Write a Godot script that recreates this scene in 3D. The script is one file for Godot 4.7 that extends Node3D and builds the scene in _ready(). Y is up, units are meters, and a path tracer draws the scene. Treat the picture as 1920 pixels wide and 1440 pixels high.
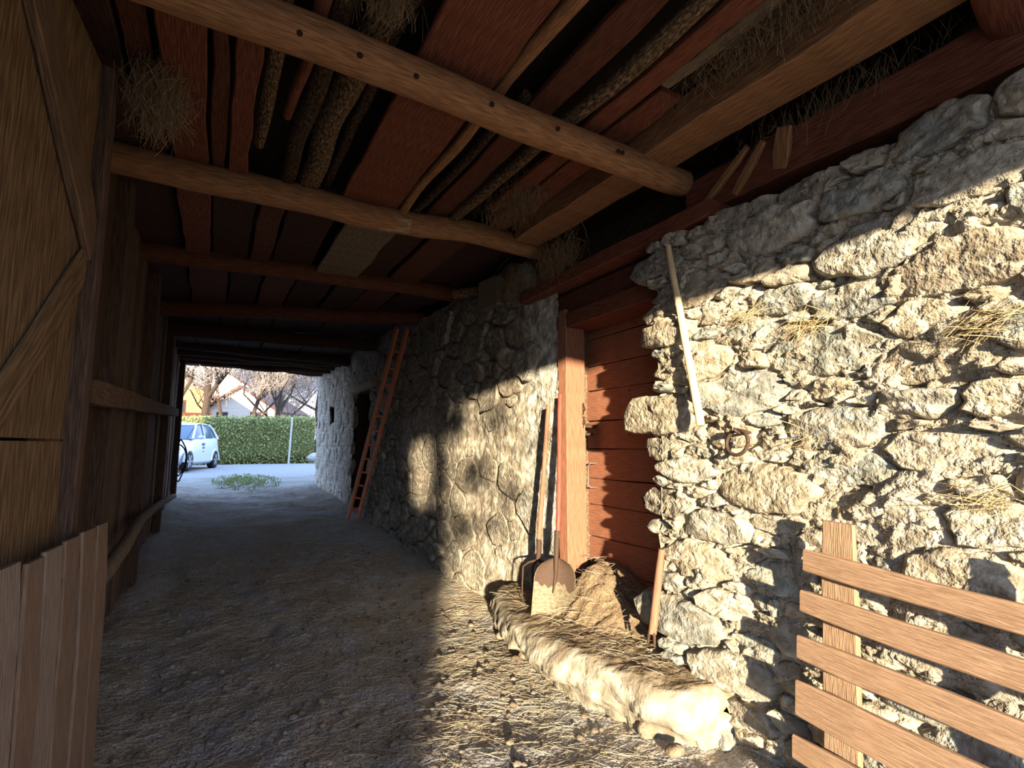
extends Node3D
# A covered farm passage. x: across (right wall at 2.3), y: up, -z: along the passage towards the road.

const FOCAL := 970.0
const EYE := 1.45
const PITCH := 6.8
const YAW := -30.0
const RW := 2.3          # face of the stone wall
const LW := -0.62        # face of the plank wall

var rng := RandomNumberGenerator.new()
var nz := FastNoiseLite.new()
var nf := FastNoiseLite.new()
var M := {}
var counts := {}

# ------------------------------------------------------------------ mesh builder
class MB:
	var v := PackedVector3Array()
	var c := PackedColorArray()
	var i := PackedInt32Array()
	func p(pos: Vector3, col := Color.WHITE) -> int:
		v.append(pos); c.append(col)
		return v.size() - 1
	func t(a: int, b: int, d: int) -> void:
		i.append(a); i.append(d); i.append(b)
	func q(a: int, b: int, d: int, e: int) -> void:
		t(a, b, d); t(a, d, e)
	func quad(a: Vector3, b: Vector3, d: Vector3, e: Vector3, col := Color.WHITE) -> void:
		q(p(a, col), p(b, col), p(d, col), p(e, col))
	func shift(o: Vector3) -> void:
		for k in v.size():
			v[k] += o
	func add(o: MB, xf: Transform3D) -> void:
		var s := v.size()
		for k in o.v.size():
			v.append(xf * o.v[k]); c.append(o.c[k])
		for k in o.i:
			i.append(k + s)
	func loft(rings: Array, hard := false, caps := true, col := Color.WHITE, closed := true) -> void:
		var n: int = rings[0].size()
		var last := n if closed else n - 1
		if hard:
			for k in last:
				var k2 := (k + 1) % n
				var pa := -1
				var pb := -1
				for r in rings:
					var a := p(r[k], col)
					var b := p(r[k2], col)
					if pa >= 0:
						q(pa, pb, b, a)
					pa = a; pb = b
		else:
			var base := v.size()
			for r in rings:
				for k in n:
					p(r[k], col)
			for j in rings.size() - 1:
				for k in last:
					var k2 := (k + 1) % n
					q(base + j * n + k, base + j * n + k2, base + (j + 1) * n + k2, base + (j + 1) * n + k)
		if caps:
			cap(rings[0], true, col)
			cap(rings[rings.size() - 1], false, col)
	func cap(r: Variant, flip: bool, col := Color.WHITE) -> void:
		var m := Vector3.ZERO
		for k in r.size():
			m += r[k]
		m /= r.size()
		var cc := p(m, col)
		var s := v.size()
		for k in r.size():
			p(r[k], col)
		for k in r.size():
			var k2: int = (k + 1) % r.size()
			if flip:
				t(cc, s + k2, s + k)
			else:
				t(cc, s + k, s + k2)
	func bar(a: Vector3, b: Vector3, w: float, h: float, ch := 0.004, up := Vector3.UP, col := Color.WHITE) -> void:
		# a chamfered bar from a to b, w across and h along «up»
		var z := (b - a).normalized()
		if absf(z.dot(up)) > 0.99:
			up = Vector3.RIGHT
		var x := up.cross(z).normalized()
		var y := z.cross(x)
		var rings := []
		var l := (b - a).length()
		for e in [[0.0, 1.0], [ch, 0.0], [l - ch, 0.0], [l, 1.0]]:
			var k: float = ch * e[1]
			var hw := w / 2 - k
			var hh := h / 2 - k
			var o: Vector3 = a + z * e[0]
			rings.append(PackedVector3Array([o + x * hw + y * (-hh + ch), o + x * hw + y * (hh - ch), o + x * (hw - ch) + y * hh, o + x * (-hw + ch) + y * hh, o - x * hw + y * (hh - ch), o - x * hw + y * (-hh + ch), o + x * (-hw + ch) - y * hh, o + x * (hw - ch) - y * hh]))
		loft(rings, true, true, col)
	func box(lo: Vector3, hi: Vector3, ch := 0.004, col := Color.WHITE) -> void:
		bar(Vector3((lo.x + hi.x) / 2, (lo.y + hi.y) / 2, lo.z), Vector3((lo.x + hi.x) / 2, (lo.y + hi.y) / 2, hi.z), hi.x - lo.x, hi.y - lo.y, ch, Vector3.UP, col)
	func tube(pts: Array, r: Variant, n := 8, caps := true, col := Color.WHITE) -> void:
		var rings := []
		var x := Vector3.ZERO
		for k in pts.size():
			var z: Vector3 = (pts[mini(k + 1, pts.size() - 1)] - pts[maxi(k - 1, 0)]).normalized()
			if k == 0:
				x = (Vector3.UP if absf(z.y) < 0.9 else Vector3.RIGHT).cross(z).normalized()
			else:
				x = (x - z * x.dot(z)).normalized()
			var y := z.cross(x)
			var rr: float = r[k] if r is Array else r
			var ring := PackedVector3Array()
			for s in n:
				var a := TAU * s / n
				ring.append(pts[k] + (x * cos(a) + y * sin(a)) * rr)
			rings.append(ring)
		loft(rings, false, caps, col)
	func ball(at: Vector3, r: Vector3, n := 10, m := 6, col := Color.WHITE) -> void:
		var rings := []
		for j in m + 1:
			var b := -PI / 2 + PI * j / m
			var ring := PackedVector3Array()
			for k in n:
				var a := TAU * k / n
				ring.append(at + Vector3(cos(a) * cos(b), sin(a) * cos(b), sin(b)) * r)
			rings.append(ring)
		loft(rings, false, false, col)
	func done(mat: Material) -> ArrayMesh:
		var nn := PackedVector3Array()
		nn.resize(v.size())
		for k in range(0, i.size(), 3):
			var a := i[k]
			var d := i[k + 1]
			var b := i[k + 2]
			var f := (v[b] - v[a]).cross(v[d] - v[a])
			nn[a] += f; nn[b] += f; nn[d] += f
		for k in nn.size():
			nn[k] = nn[k].normalized() if nn[k].length_squared() > 1e-20 else Vector3.UP
		var arr := []
		arr.resize(Mesh.ARRAY_MAX)
		arr[Mesh.ARRAY_VERTEX] = v
		arr[Mesh.ARRAY_NORMAL] = nn
		arr[Mesh.ARRAY_COLOR] = c
		arr[Mesh.ARRAY_INDEX] = i
		var m := ArrayMesh.new()
		m.add_surface_from_arrays(Mesh.PRIMITIVE_TRIANGLES, arr)
		m.surface_set_material(0, mat)
		return m

# ------------------------------------------------------------------ pixels to places
func ray(u: float, w: float) -> Vector3:
	var d := Vector3((u - 960.0) / FOCAL, -(w - 720.0) / FOCAL, -1.0)
	return (Basis(Vector3.UP, deg_to_rad(YAW)) * Basis(Vector3.RIGHT, deg_to_rad(PITCH))) * d
func eye() -> Vector3:
	return Vector3(0, EYE, 0)
func on_x(u: float, w: float, x: float) -> Vector3:
	var d := ray(u, w)
	return eye() + d * (x / d.x)
func on_y(u: float, w: float, y: float) -> Vector3:
	var d := ray(u, w)
	return eye() + d * ((y - EYE) / d.y)
func on_z(u: float, w: float, z: float) -> Vector3:
	var d := ray(u, w)
	return eye() + d * (z / d.z)
func on_plane(u: float, w: float, o: Vector3, n: Vector3) -> Vector3:
	var d := ray(u, w)
	return eye() + d * ((o - eye()).dot(n) / d.dot(n))

func floor_y(z: float) -> float:
	if z > -4.5:
		return 0.0
	if z > -14.0:
		return 0.053 * (-4.5 - z)
	return 0.5035 + 0.0165 * (-14.0 - z)

# ------------------------------------------------------------------ nodes
func numbered(called: String) -> String:
	var k: int = counts.get(called, 0)
	counts[called] = k + 1
	return called if k == 0 else "%s_%03d" % [called, k]
func tag(o: Node, label := "", category := "", group := "", kind := "") -> Node:
	if label: o.set_meta("label", label)
	if category: o.set_meta("category", category)
	if group: o.set_meta("group", group)
	if kind: o.set_meta("kind", kind)
	return o
func thing(called: String, label: String, category: String, at := Vector3.ZERO, group := "", kind := "") -> Node3D:
	var o := Node3D.new()
	o.name = numbered(called)
	add_child(o)
	o.position = at
	tag(o, label, category, group, kind)
	return o
func part(called: String, mesh: Mesh, parent: Node, xf := Transform3D()) -> MeshInstance3D:
	var o := MeshInstance3D.new()
	o.mesh = mesh
	o.name = called if parent != self else numbered(called)
	parent.add_child(o, true)
	o.transform = xf
	return o
# geometry given in world coordinates, under a thing that stands at «parent.position»
func world_part(called: String, mb: MB, mat: Material, parent: Node3D) -> MeshInstance3D:
	if parent != self:
		mb.shift(-parent.position)
	return part(called, mb.done(mat), parent)
func spray(called: String, mesh: Mesh, xfs: Array, cols: Array, parent: Node) -> MultiMeshInstance3D:
	var mm := MultiMesh.new()
	mm.transform_format = MultiMesh.TRANSFORM_3D
	mm.use_colors = true
	mm.mesh = mesh
	mm.instance_count = xfs.size()
	for k in xfs.size():
		mm.set_instance_transform(k, xfs[k])
		mm.set_instance_color(k, cols[k])
	var o := MultiMeshInstance3D.new()
	o.multimesh = mm
	o.name = called if parent != self else numbered(called)
	parent.add_child(o, true)
	o.set_meta("kind", "stuff")
	return o
func along(a: Vector3, b: Vector3, up := Vector3.UP) -> Transform3D:
	var z := (b - a).normalized()
	if absf(z.dot(up)) > 0.99:
		up = Vector3.RIGHT
	var x := up.cross(z).normalized()
	return Transform3D(Basis(x, z.cross(x), z), a)

# ------------------------------------------------------------------ materials
func noise_tex(freq: float, oct: int, lo: Color, hi: Color, sd: int, kind := FastNoiseLite.TYPE_SIMPLEX_SMOOTH, size := 512, mid := 0.5) -> NoiseTexture2D:
	var n := FastNoiseLite.new()
	n.noise_type = kind
	n.frequency = freq
	n.fractal_octaves = oct
	n.fractal_gain = 0.55
	n.seed = sd
	if kind == FastNoiseLite.TYPE_CELLULAR:
		n.cellular_return_type = FastNoiseLite.RETURN_DISTANCE2_SUB
	var t := NoiseTexture2D.new()
	t.width = size
	t.height = size
	t.seamless = true
	t.noise = n
	var g := Gradient.new()
	g.offsets = PackedFloat32Array([mid - 0.32, mid + 0.32])
	g.colors = PackedColorArray([lo, hi])
	t.color_ramp = g
	return t
func mat(called: String, col: Color, tex: Texture2D = null, scale := Vector3.ONE, rough := 0.9, bump: Texture2D = null, height := 0.0, world := false, tinted := false) -> StandardMaterial3D:
	var m := StandardMaterial3D.new()
	m.resource_name = called
	m.albedo_color = col
	m.roughness = rough
	m.metallic_specular = 0.35
	m.albedo_texture = tex
	m.uv1_triplanar = true
	m.uv1_world_triplanar = world
	m.uv1_scale = scale
	m.vertex_color_use_as_albedo = tinted
	if bump:
		m.heightmap_enabled = true
		m.heightmap_texture = bump
		m.heightmap_scale = height
	M[called] = m
	return m
func make_materials() -> void:
	var W := Color.WHITE
	var grain := noise_tex(0.022, 5, Color(0.64, 0.6, 0.57), W, 3)
	var grain_soft := noise_tex(0.022, 5, Color(0.8, 0.77, 0.74), W, 4)
	var grain_h := noise_tex(0.03, 5, Color.BLACK, W, 3)
	var blotch := noise_tex(0.012, 5, Color(0.66, 0.63, 0.58), W, 8)
	var rough_h := noise_tex(0.02, 6, Color.BLACK, W, 9)
	var fine := noise_tex(0.06, 4, Color(0.62, 0.6, 0.57), W, 12)
	var bark_t := noise_tex(0.03, 4, Color(0.25, 0.2, 0.17), Color(1, 0.97, 0.92), 15)
	var gs := Vector3(13, 13, 0.6)
	mat("wood_red", Color8(140, 84, 63), grain, gs, 0.85, grain_h, 0.3)
	mat("wood_deep", Color8(114, 70, 52), grain, gs, 0.88, grain_h, 0.35)
	mat("wood_dark", Color8(84, 58, 46), grain, gs, 0.9, grain_h, 0.35)
	mat("wood_brown", Color8(176, 130, 90), grain, gs, 0.85, grain_h, 0.3)
	mat("wood_pale", Color8(196, 170, 128), grain, gs, 0.85, grain_h, 0.3)
	mat("wood_grey", Color8(150, 134, 112), grain, gs, 0.9, grain_h, 0.4)
	mat("wood_frame", Color8(160, 110, 86), grain_soft, gs, 0.8, grain_h, 0.2)
	mat("wood_door", Color8(158, 106, 82), grain_soft, gs, 0.8, grain_h, 0.2)
	mat("wood_pallet", Color8(164, 133, 106), grain_soft, gs, 0.85, grain_h, 0.2)
	mat("wood_hurdle", Color8(146, 128, 112), grain_soft, gs, 0.9, grain_h, 0.3)
	mat("wood_hurdle_brown", Color8(132, 108, 88), grain_soft, gs, 0.9, grain_h, 0.3)
	mat("wood_stick", Color8(222, 200, 160), grain_soft, gs, 0.75, grain_h, 0.1)
	mat("wood_ladder", Color8(216, 128, 84), grain_soft, gs, 0.8, grain_h, 0.15)
	mat("wood_handle", Color8(150, 108, 86), grain_soft, gs, 0.7, grain_h, 0.1)
	mat("wood_left", Color8(124, 98, 74), grain, Vector3(11, 11, 0.45), 0.9, grain_h, 0.35)
	mat("wood_left_dark", Color8(100, 78, 62), grain, Vector3(11, 11, 0.45), 0.9, grain_h, 0.35)
	mat("wood_sheet", Color8(122, 98, 68), grain, Vector3(5, 5, 0.4), 0.9, rough_h, 0.2)
	mat("bark", Color8(158, 136, 108), bark_t, Vector3(5, 5, 1.6), 0.95, rough_h, 0.8)
	mat("bark_dark", Color8(104, 84, 66), bark_t, Vector3(5, 5, 1.6), 0.95, rough_h, 0.8)
	mat("knot", Color8(58, 38, 26), fine, Vector3(20, 20, 20), 0.9)
	mat("stone", W, blotch, Vector3(2.3, 2.3, 2.3), 0.92, rough_h, 0.8, true, true)
	mat("mortar", W, fine, Vector3(3.1, 3.1, 3.1), 0.95, rough_h, 1.0, true, true)
	mat("plaster", W, blotch, Vector3(1.2, 1.2, 1.2), 0.95, rough_h, 0.9, true, true)
	mat("dirt", W, fine, Vector3(2.2, 2.2, 2.2), 0.97, rough_h, 0.9, true, true)
	mat("ground", W, fine, Vector3(0.7, 0.7, 0.7), 0.95, rough_h, 0.8, true, true)
	mat("straw", W, null, Vector3.ONE, 0.7, null, 0.0, false, true)
	mat("leaf", W, null, Vector3.ONE, 0.8, null, 0.0, false, true)
	M.leaf.backlight_enabled = true
	M.leaf.backlight = Color(0.35, 0.35, 0.2)
	mat("tree_bark", Color8(112, 100, 92), bark_t, Vector3(2, 2, 2), 0.95)
	mat("iron", Color8(104, 84, 72), fine, Vector3(14, 14, 14), 0.65, rough_h, 0.2)
	M.iron.metallic = 0.6
	mat("iron_bright", Color8(150, 138, 124), fine, Vector3(14, 14, 14), 0.5)
	M.iron_bright.metallic = 0.7
	mat("blade", Color8(126, 116, 96), blotch, Vector3(7, 7, 7), 0.6, rough_h, 0.1)
	M.blade.metallic = 0.35
	mat("red_paint", Color8(158, 84, 68), grain, gs, 0.6)
	mat("core", Color8(120, 104, 86), fine, Vector3(1, 1, 1), 0.95)
	mat("tile", Color8(120, 86, 70), grain, Vector3(2, 2, 2), 0.9)
	mat("rubber", Color8(28, 28, 30), null, Vector3.ONE, 0.7)
	mat("car_paint", Color8(206, 212, 218), null, Vector3.ONE, 0.3)
	M.car_paint.clearcoat_enabled = true
	M.car_paint.metallic = 0.2
	mat("car_glass", Color8(74, 94, 112), null, Vector3.ONE, 0.08)
	mat("chrome", Color8(190, 194, 198), null, Vector3.ONE, 0.25)
	M.chrome.metallic = 0.8
	mat("lamp_glass", Color8(220, 226, 230), null, Vector3.ONE, 0.15)
	mat("print", Color8(66, 92, 130), null, Vector3.ONE, 0.6)
	mat("white_paint", Color8(228, 226, 220), fine, Vector3(2, 2, 2), 0.7)
	mat("render_white", Color8(236, 226, 210), fine, Vector3(0.5, 0.5, 0.5), 0.9)
	mat("render_ochre", Color8(222, 168, 112), fine, Vector3(0.5, 0.5, 0.5), 0.9)
	mat("roof_dark", Color8(118, 84, 68), grain, Vector3(1, 1, 1), 0.9)
	mat("window_glass", Color8(50, 60, 72), null, Vector3.ONE, 0.1)
	mat("blue_plastic", Color8(60, 92, 170), null, Vector3.ONE, 0.5)
	mat("void", Color8(60, 50, 42), fine, Vector3(2, 2, 2), 0.95)

# ------------------------------------------------------------------ wooden pieces, long axis +z
func plank_mb(l: float, w: float, h: float, sd: int, wane := 0.012, bow := 0.0, ch := 0.006) -> MB:
	var mb := MB.new()
	var n := maxi(3, int(ceil(l / 0.22)))
	var rings := []
	for k in n + 1:
		var f := float(k) / n
		var z := l * f
		var a := -w / 2 + wane * nz.get_noise_2d(sd * 17.3, z * 160.0)
		var b := w / 2 + wane * nz.get_noise_2d(sd * 31.7 + 90.0, z * 160.0)
		var y0 := bow * sin(PI * f) + 0.006 * nz.get_noise_2d(sd * 3.1, z * 90.0)
		var e := ch * 0.8 if (k == 0 or k == n) else 0.0
		var hh := h / 2 - e
		a += e; b -= e
		rings.append(PackedVector3Array([Vector3(b, y0 - hh + ch, z), Vector3(b, y0 + hh - ch, z), Vector3(b - ch, y0 + hh, z), Vector3(a + ch, y0 + hh, z), Vector3(a, y0 + hh - ch, z), Vector3(a, y0 - hh + ch, z), Vector3(a + ch, y0 - hh, z), Vector3(b - ch, y0 - hh, z)]))
	mb.loft(rings, true)
	return mb
func log_mb(l: float, r0: float, r1: float, sd: int, wob := 0.02, lump := 0.06, n := 14, squash := 1.0) -> MB:
	var mb := MB.new()
	var rings := []
	var m := maxi(4, int(ceil(l / 0.12)))
	for k in m + 1:
		var f := float(k) / m
		var z := l * f
		var o := Vector3(wob * nz.get_noise_2d(sd * 11.0, z * 45.0), wob * nz.get_noise_2d(sd * 23.0 + 400.0, z * 45.0), z)
		var r := lerpf(r0, r1, f)
		if k == 0 or k == m:
			r *= 0.93
		var ring := PackedVector3Array()
		for s in n:
			var a := TAU * s / n
			var g := 1.0 + lump * nz.get_noise_3d(cos(a) * 60.0 + sd * 50.0, sin(a) * 60.0, z * 110.0)
			ring.append(o + Vector3(cos(a) * r * g, sin(a) * r * g * squash, 0))
		rings.append(ring)
	mb.loft(rings)
	return mb
func wood(called: String, mb: MB, mname: String, parent: Node, xf: Transform3D) -> MeshInstance3D:
	# each piece takes its grain from another place of the same timber
	var o := Vector3(rng.randf_range(0, 3), rng.randf_range(0, 3), rng.randf_range(0, 6))
	mb.shift(o)
	if parent != self and parent is Node3D:
		xf.origin -= parent.position
	xf.origin -= xf.basis * o
	return part(called, mb.done(M[mname]), parent, xf)
func plank(called: String, a: Vector3, b: Vector3, w: float, h: float, mname: String, parent: Node, up := Vector3.UP, wane := 0.012, bow := 0.0) -> MeshInstance3D:
	return wood(called, plank_mb((b - a).length(), w, h, rng.randi_range(0, 900), wane, bow), mname, parent, along(a, b, up))
func pole(called: String, a: Vector3, b: Vector3, r0: float, r1: float, mname: String, parent: Node, wob := 0.02, lump := 0.06, n := 14, squash := 1.0) -> MeshInstance3D:
	return wood(called, log_mb((b - a).length(), r0, r1, rng.randi_range(0, 900), wob, lump, n, squash), mname, parent, along(a, b))

# ------------------------------------------------------------------ scene
func _ready() -> void:
	rng.seed = 20240117
	nz.seed = 5
	nz.frequency = 0.01
	nz.fractal_octaves = 3
	nf.seed = 77
	nf.noise_type = FastNoiseLite.TYPE_SIMPLEX_SMOOTH
	nf.frequency = 1.0
	nf.fractal_octaves = 4
	set_camera_and_light()
	make_materials()
	build_ground()
	build_shell()
	build_stone_walls()
	build_left_wall()
	build_ceiling()
	build_beams()
	build_door()
	build_step()
	build_wall_things()
	build_ladder()
	build_pallet()
	build_left_things()
	build_outside()
	build_straw()
	build_hay()

func set_camera_and_light() -> void:
	var cam := Camera3D.new()
	cam.name = "camera"
	add_child(cam)
	cam.position = eye()
	cam.rotation_degrees = Vector3(PITCH, YAW, 0)
	cam.fov = rad_to_deg(2.0 * atan(720.0 / FOCAL))
	cam.near = 0.05
	cam.far = 400.0
	cam.current = true
	var sky_m := ProceduralSkyMaterial.new()
	sky_m.sky_top_color = Color(0.56, 0.69, 0.9)
	sky_m.sky_horizon_color = Color(0.87, 0.92, 1.0)
	sky_m.sky_curve = 0.16
	sky_m.ground_bottom_color = Color(0.25, 0.23, 0.2)
	sky_m.ground_horizon_color = Color(0.6, 0.62, 0.64)
	sky_m.sun_angle_max = 20.0
	sky_m.energy_multiplier = 4.6
	var sky := Sky.new()
	sky.sky_material = sky_m
	var env := Environment.new()
	env.background_mode = Environment.BG_SKY
	env.sky = sky
	env.ambient_light_source = Environment.AMBIENT_SOURCE_DISABLED
	env.tonemap_mode = Environment.TONE_MAPPER_LINEAR
	env.tonemap_exposure = 1.45
	env.sdfgi_enabled = true
	env.ssao_enabled = true
	env.ssil_enabled = true
	var we := WorldEnvironment.new()
	we.name = "environment"
	we.environment = env
	add_child(we)
	var sun := DirectionalLight3D.new()
	sun.name = "sun"
	sun.light_color = Color(1.0, 0.93, 0.8)
	sun.light_energy = 4.7
	sun.light_angular_distance = 1.0
	sun.shadow_enabled = true
	sun.sky_mode = DirectionalLight3D.SKY_MODE_LIGHT_ONLY
	add_child(sun)
	sun.look_at_from_position(Vector3.ZERO, Vector3(0.441, -0.14, -1.0))

# ------------------------------------------------------------------ ground
func grid(xs: Array, zs: Array, fy: Callable, fc: Callable) -> MB:
	var mb := MB.new()
	for z in zs:
		for x in xs:
			mb.p(Vector3(x, fy.call(x, z), z), fc.call(x, z))
	var w := xs.size()
	for j in zs.size() - 1:
		for k in w - 1:
			var a := j * w + k
			mb.q(a, a + w, a + w + 1, a + 1) if zs[1] > zs[0] else mb.q(a, a + 1, a + w + 1, a + w)
	return mb
func steps(a: float, b: float, n: int) -> Array:
	var o := []
	for k in n + 1:
		o.append(lerpf(a, b, float(k) / n))
	return o
func dirt_y(x: float, z: float) -> float:
	var y := floor_y(z)
	y += 0.035 * nf.get_noise_2d(x * 1.3, z * 1.3) + 0.016 * absf(nf.get_noise_2d(x * 4.0 + 9.0, z * 4.0)) + 0.006 * nf.get_noise_2d(x * 11.0, z * 11.0 + 40.0)
	# litter banked up against both walls
	y += 0.05 * smoothstep(1.7, 2.35, x) + 0.05 * smoothstep(-0.2, -0.6, x)
	return y - 0.02
func dirt_col(x: float, z: float) -> Color:
	var a := nf.get_noise_2d(x * 1.1 + 31.0, z * 1.1)
	var b := nf.get_noise_2d(x * 6.0, z * 6.0 + 7.0)
	var c := Color(0.5, 0.5, 0.505).lerp(Color(0.45, 0.39, 0.33), clampf(0.5 + 1.6 * a, 0, 1))
	c = c.lerp(Color(0.5, 0.43, 0.33), clampf(0.25 + 1.4 * b, 0, 0.8))
	return c * (0.85 + 0.5 * absf(b))
func build_ground() -> void:
	var zs := steps(1.6, -6.0, 250)
	zs.append_array(steps(-6.05, -14.0, 130))
	var f := grid(steps(-0.85, 2.6, 118), zs, dirt_y, dirt_col)
	var o := part("floor", f.done(M.dirt), self)
	tag(o, "trodden earth floor of the passage", "", "", "structure")
	# yard in front of the entrance, where the sun comes from
	var y := grid(steps(-30, 30, 30), steps(40, 1.55, 20), func(_x, _z): return -0.03, func(_x, _z): return Color(0.3, 0.28, 0.25))
	tag(part("yard", y.done(M.ground), self), "bare gravel yard in front of the passage entrance", "", "", "structure")
	# beyond the passage: gravel apron and tarred road
	var oc := func(x, z):
		var g := nf.get_noise_2d(x * 0.9, z * 0.9)
		var c := Color(0.44, 0.43, 0.41).lerp(Color(0.36, 0.34, 0.3), clampf(0.5 + g * 1.5, 0, 1))
		if z > -17.0:
			c = c.lerp(Color(0.22, 0.24, 0.16), clampf(nf.get_noise_2d(x * 0.7 + 3.0, z * 0.7) * 2.0, 0, 0.6))
		return c
	var oy := func(x, z): return floor_y(z) + 0.02 * nf.get_noise_2d(x * 0.8, z * 0.8) - 0.012
	var og := grid(steps(-24, 24, 120), steps(-13.9, -70.0, 130), oy, oc)
	tag(part("yard_beyond", og.done(M.ground), self), "grey gravel ground beyond the far opening", "", "", "structure")
	var rd := grid(steps(-24, 24, 60), steps(-17.0, -24.3, 12), func(x, z): return floor_y(z) + (0.014 if z < -17.1 else -0.03) + 0.006 * nf.get_noise_2d(x, z), func(_x, _z): return Color(0.44, 0.44, 0.435))
	tag(part("road", rd.done(M.ground), self), "grey tarred road crossing beyond the passage", "", "", "structure")

# ------------------------------------------------------------------ the building around the passage
func solid(called: String, lo: Vector3, hi: Vector3, m: String, label: String, parent: Node = self) -> MeshInstance3D:
	var mb := MB.new()
	mb.box(lo, hi, 0.01)
	var o := part(called, mb.done(M[m]), parent)
	if parent == self:
		tag(o, label, "", "", "structure")
	return o
func build_shell() -> void:
	# house on the right, behind the stone face; the doorway cavities stay open
	var h := thing("wall_house", "core of the stone house beside the passage", "", Vector3.ZERO, "", "structure")
	solid("core", Vector3(2.75, -0.1, -13.9), Vector3(8, 6.2, 1.25), "core", "", h)
	solid("core", Vector3(2.42, -0.1, -2.06), Vector3(2.76, 2.6, 1.25), "core", "", h)
	solid("core", Vector3(2.42, -0.1, -8.72), Vector3(2.76, 2.66, -3.3), "core", "", h)
	solid("core", Vector3(2.42, -0.1, -13.85), Vector3(2.76, 3.4, -9.98), "core", "", h)
	solid("core", Vector3(2.42, 2.42, -9.99), Vector3(2.76, 3.4, -8.71), "core", "", h)
	# barn on the left
	var b := thing("wall_barn", "solid side of the barn behind the plank wall", "", Vector3.ZERO, "", "structure")
	solid("core", Vector3(-5, -0.1, -12.45), Vector3(-0.72, 6.2, -0.9), "core", "", b)
	# hay loft over the passage and the roof
	solid("ceiling_loft", Vector3(-5, 3.34, -13.9), Vector3(8, 6.2, 1.25), "void", "hay loft above the passage ceiling")
	var rf := MB.new()
	rf.loft([PackedVector3Array([Vector3(-5.8, 5.9, -14.6), Vector3(1.5, 8.6, -14.6), Vector3(8.8, 5.9, -14.6), Vector3(8.8, 6.1, -14.6), Vector3(1.5, 8.85, -14.6), Vector3(-5.8, 6.1, -14.6)]), PackedVector3Array([Vector3(-5.8, 5.9, 2.0), Vector3(1.5, 8.6, 2.0), Vector3(8.8, 5.9, 2.0), Vector3(8.8, 6.1, 2.0), Vector3(1.5, 8.85, 2.0), Vector3(-5.8, 6.1, 2.0)])], true)
	tag(part("roof", rf.done(M.tile), self), "pitched roof over barn and house", "", "", "structure")
	solid("ceiling_sky_blocker", Vector3(-1.6, 3.2, 1.2), Vector3(3.4, 3.36, 2.9), "wood_dark", "unseen eave added behind the photographer to block high sky")  # added out of view, keeps high sky light off wall head and gate
	# boarded lintel over the entrance behind the photographer, its lower edge sagging to the right
	var lt := MB.new()
	var ly := func(x): return 2.631 - 0.09 * (x - 1.153)
	var ra := PackedVector3Array()
	var rb := PackedVector3Array()
	for e in [[-0.95, 0], [2.5, 0], [2.5, 1], [-0.95, 1]]:
		var yy: float = ly.call(e[0]) if e[1] == 0 else 3.4
		ra.append(Vector3(e[0], yy, 1.1)); rb.append(Vector3(e[0], yy, 1.2))
	lt.loft([ra, rb], true)
	tag(part("wall_front", lt.done(M.wood_dark), self), "boarding over the entrance opening", "", "", "structure")

# ------------------------------------------------------------------ rubble walls
func wall_bulge(y: float, z: float) -> float:
	return (0.06 * smoothstep(-1.3, -2.05, z) if z > -2.6 else 0.0) + 0.05 * nf.get_noise_2d(y * 0.7 + 50.0, z * 0.7) + 0.02 * nf.get_noise_2d(y * 2.2 + 20.0, z * 2.2)
func face(y: float, z: float, out: float) -> Vector3:
	return Vector3(RW - wall_bulge(y, z) - out, y, z)
# rubble: stones of many sizes packed in the rectangle, as cells of a power diagram in (z, y)
func pack(z0: float, z1: float, y0: float, y1: float, rmin: float, rmax: float, stretch: float, ok: Callable, sd: int) -> Array:
	var r := RandomNumberGenerator.new()
	r.seed = sd
	var sites := []
	var rr := rmax
	while rr > rmin:
		var tries := int((z1 - z0) * (y1 - y0) / stretch / (rr * rr) * 1.6)
		for k in tries:
			var p := Vector2(r.randf_range(z0, z1) / stretch, r.randf_range(y0, y1))
			if not ok.call(p.x * stretch, p.y):
				continue
			var free := true
			for s in sites:
				if p.distance_squared_to(s[0]) < pow(0.92 * (rr + s[1]), 2.0):
					free = false
					break
			if free:
				sites.append([p, rr * r.randf_range(0.7, 1.25)])
		rr *= 0.86
	var cells := []
	for a in sites.size():
		var p: Vector2 = sites[a][0]
		var ra: float = sites[a][1]
		var poly := PackedVector2Array()
		for k in 12:
			poly.append(p + Vector2.from_angle(TAU * k / 12) * ra * 1.5)
		for b in sites.size():
			if b == a:
				continue
			var d: Vector2 = sites[b][0] - p
			var dl := d.length()
			if dl > 1.5 * ra + 2.0 * sites[b][1]:
				continue
			var n := d / dl
			var at: float = (dl * dl + ra * ra - sites[b][1] * sites[b][1]) / (2.0 * dl)
			var np := PackedVector2Array()
			for k in poly.size():
				var u := poly[k]
				var w := poly[(k + 1) % poly.size()]
				var su := (u - p).dot(n) - at
				var sw := (w - p).dot(n) - at
				if su <= 0:
					np.append(u)
				if su * sw < 0:
					np.append(u.lerp(w, su / (su - sw)))
			poly = np
			if poly.size() < 3:
				break
		if poly.size() < 3:
			continue
		for k in poly.size():
			poly[k].x *= stretch
		cells.append(poly)
	return cells
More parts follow.
